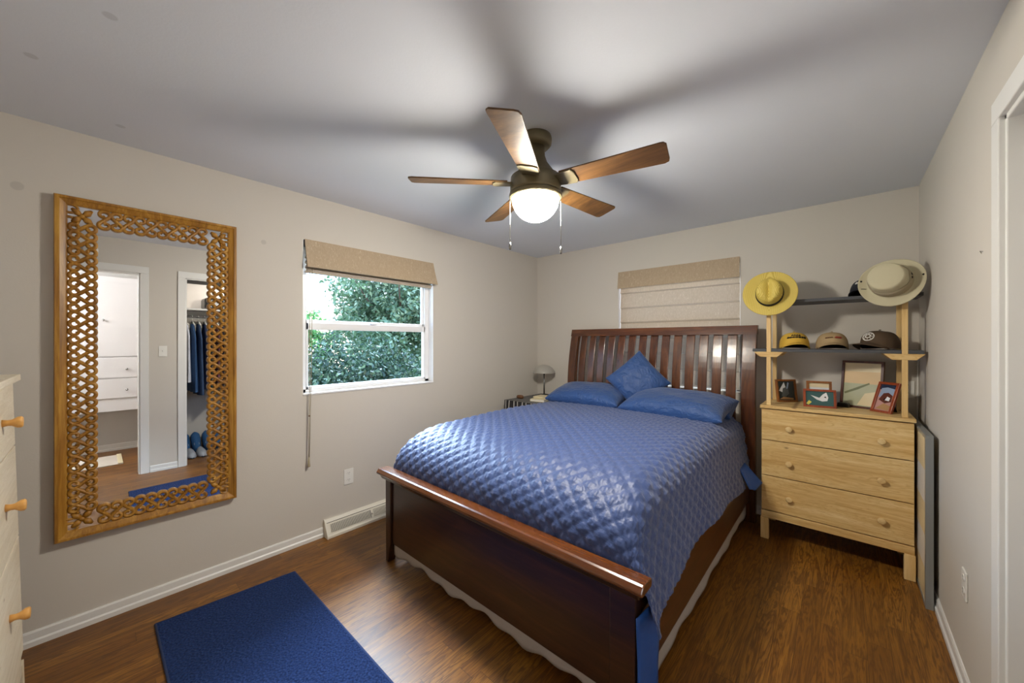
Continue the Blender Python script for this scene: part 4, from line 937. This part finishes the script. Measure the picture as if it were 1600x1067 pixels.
tag(obj('white_cable', MB().tube([(3.178, -0.02, 1.36), (3.176, -0.025, 1.1), (3.176, -0.02, 0.9), (3.17, -0.02, 0.72)], 0.004, 8), 'plate', smooth=True), 'thin white cable running down the corner behind the shelf rack', 'cable')
tag(obj('wall_scuff', MB().tube([(W-0.001, -1.505, 1.733), (W-0.006, -1.496, 1.737), (W-0.001, -1.487, 1.730)], 0.0012, 6), 'grille', smooth=True), 'tiny dark scuff mark on the right wall near the closet', 'wall mark')  # thin grey tube standing in for a scuff on the wall
tag(obj('smoke_detector', MB().lathe([(0.0, 0.03), (0.022, 0.029), (0.024, 0.022), (0.048, 0.020), (0.055, 0.012), (0.055, 0.0005), (0.0, 0.0005)], (W, -3.66, 2.29), 28, (-1, 0, 0)), 'plate', smooth=True), 'round white detector on the wall above the doorway, seen in the mirror', 'detector')

# ------------------------------------------------------------------ hallway seen in the mirror
def hall():
    x = XH-0.30; y0, y1 = -4.12, -3.15
    t = thing('linen_cabinet', (x+0.15, (y0+y1)/2, 0.52), 'white built-in linen cabinet with doors above drawers, seen in the mirror', 'cabinet')
    obj('carcass', B((x, y0, 0.53), (XH-0.003, y1, 2.17)), 'cabinet', t, bevel=0.003)
    def kb(y, z, par): obj('knob', MB().lathe([(0.0, 0.0), (0.008, 0.0), (0.007, 0.012), (0.014, 0.018), (0.012, 0.026), (0.0, 0.028)], (x-0.016, y, z), 16, (-1, 0, 0)), 'chrome', par, smooth=True)
    ym = -3.615
    for ya, yb, ky in ((ym+0.004, y1-0.05, ym+0.055), (y0+0.03, ym-0.004, ym-0.04)):
        d = obj('door', B((x-0.016, ya, 1.20), (x, yb, 2.10)), 'cabinet', t, bevel=0.003); kb(ky, 1.64, d)
    for a, b in ((0.94, 1.185), (0.69, 0.925)):
        d = obj('drawer', B((x-0.016, y0+0.03, a), (x, y1-0.05, b)), 'cabinet', t, bevel=0.003); kb(-3.345, (a+b)/2-0.02, d); kb(-3.88, (a+b)/2-0.02, d)
    r = thing('floor_register', (4.12, -3.65, 0), 'cream floor mat plate on the hallway floor, seen in the mirror', 'floor register')
    obj('plate', B((3.86, -3.95, 0.0), (4.42, -3.40, 0.012)), 'stone_mat', r, bevel=0.004)
    obj('end_strip', B((3.86, -3.445, 0.0121), (4.42, -3.40, 0.02)), 'paper', r, bevel=0.003)
    # closet
    t = thing('closet_shelf', (3.65, -2.3, 1.76), 'white closet shelf with hanging rod, seen in the mirror', 'shelf')
    obj('board', B((3.50, -3.05, 1.765), (3.95, -1.58, 1.785)), 'white', t, bevel=0.002)
    obj('cleat', B((3.93, -3.05, 1.68), (3.95, -1.58, 1.765)), 'white', t)
    obj('rod', MB().tube([(3.62, -3.05, 1.69), (3.62, -1.58, 1.69)], 0.015, 12), 'chrome', t, smooth=True)
    cols = [('g_white', 'white'), ('g_blue', 'blue'), ('g_denim', 'denim blue'), ('g_navy', 'navy'), ('g_teal', 'teal'), ('g_maroon', 'maroon'), ('g_navy', 'dark navy'), ('g_blue', 'mid blue'), ('g_green', 'green'), ('g_grey', 'grey'), ('g_denim', 'faded denim')]
    words = ['nearest the closet jamb', 'second from the closet jamb', 'third along the closet rod', 'fourth along the closet rod', 'fifth along the closet rod', 'sixth along the closet rod', 'seventh along the closet rod', 'eighth along the closet rod', 'ninth along the closet rod', 'tenth along the closet rod', 'at the far end of the row']
    for k, (m, cw) in enumerate(cols):
        y = -2.84+k*0.062; L = 0.86+0.10*((k*37) % 5)/5-(0.08 if k == 0 else 0)
        t = thing('hanging_garment', (3.62, y, 1.69-L), cw+' garment on a hanger, '+words[k], 'garment', 'clothes hanging in the closet')
        rows = []
        for i in range(15):
            v = i/14; hw = (0.06+0.17*min(1, v*5)) if v < 0.2 else 0.23-0.02*math.sin(v*3+k); row = []
            for j in range(24):
                a = 2*PI*j/24; th = 0.020+0.012*v; row.append((3.62+hw*math.cos(a), y+th*math.sin(a)*(1+0.3*math.sin(a*5+k)*v)+0.012*math.sin(hw*math.cos(a)*30+k)*v, 1.60-v*(L-0.09)))
            rows.append(row)
        obj('cloth', MB().grid(rows, loop=True), m, t, smooth=True)
        h = MB(); h.tube([(3.62-0.17, y, 1.585), (3.62, y, 1.635), (3.62+0.17, y, 1.585)], 0.007, 6); h.tube([(3.62, y, 1.63), (3.62, y, 1.668), (3.637, y, 1.69), (3.62, y, 1.708), (3.603, y, 1.69)], 0.0035, 6)
        obj('hanger', h, 'plate', t, smooth=True)
    def shoe(label, c, rot, m, nm, cat='shoe'):
        t = thing(nm, c, label, cat, 'shoes on the closet floor'); mx = Matrix.Translation(c) @ Euler(rot).to_matrix().to_4x4(); mb = MB(); mb.mx = mx; rows = []
        N = 18                                         # toe towards +X local
        for i in range(N+1):
            u = i/N; x = -0.135+0.27*u; hw = 0.036+0.012*math.sin(u*PI*0.95)+0.004; e = min(1, (1-u)*6)**0.5*min(1, (u+0.02)*9)**0.5
            ht = 0.075-0.03*max(0, (u-0.35)/0.65)**1.1; rows.append([(x, hw*e*math.cos(a), 0.012+max(0, ht*e*math.sin(a)) if math.sin(a) > 0 else 0.004) for a in [2*PI*j/20 for j in range(20)]])
        mb.grid(rows, loop=True); mb.add(rows[0], [tuple(range(20))]); mb.add(rows[-1], [tuple(range(20))]); obj('upper', mb, m, t, smooth=True)
        so = MB(); so.mx = mx; so.prism([(-0.137+0.137*(1-math.cos(a*PI/12))*1.0 if False else 0.138*math.cos(a*PI/12), 0.046*math.sin(a*PI/12), 0.0) for a in range(24)], (0, 0, 0.012)); obj('sole', so, 'rubber', t)
        op = MB(); op.mx = mx; op.lathe([(0.0, 0.079), (0.024, 0.078), (0.031, 0.070)], (-0.055, 0, 0), 20, fn=lambda p, r, a: (p.x*1.9, p.y, p.z)); obj('opening', op, 'shoeinner', t, smooth=True)
    for k, y in enumerate((-2.83, -2.72, -2.60, -2.49)):
        w_ = ['nearest the closet jamb', 'second from the jamb', 'third from the jamb', 'farthest from the jamb'][k]
        shoe('blue canvas slip-on shoe leaning on the closet wall, '+w_, (3.83, y, 0.125), (0, -0.95, 0), 'shoeblue', 'slip_on_shoe')
    for k, y in enumerate((-2.80, -2.69)):
        shoe('grey knit sneaker on the closet floor, '+('nearer the jamb' if k == 0 else 'farther from the jamb'), (3.60, y, 0.0), (0, 0, PI), 'shoegrey', 'sneaker')
    tag(obj('dark_bag', MB().box((3.56, -2.66, 1.786), (3.86, -2.45, 1.93)), 'p_black', bevel=0.03), 'dark bag on the closet shelf', 'bag')
hall()
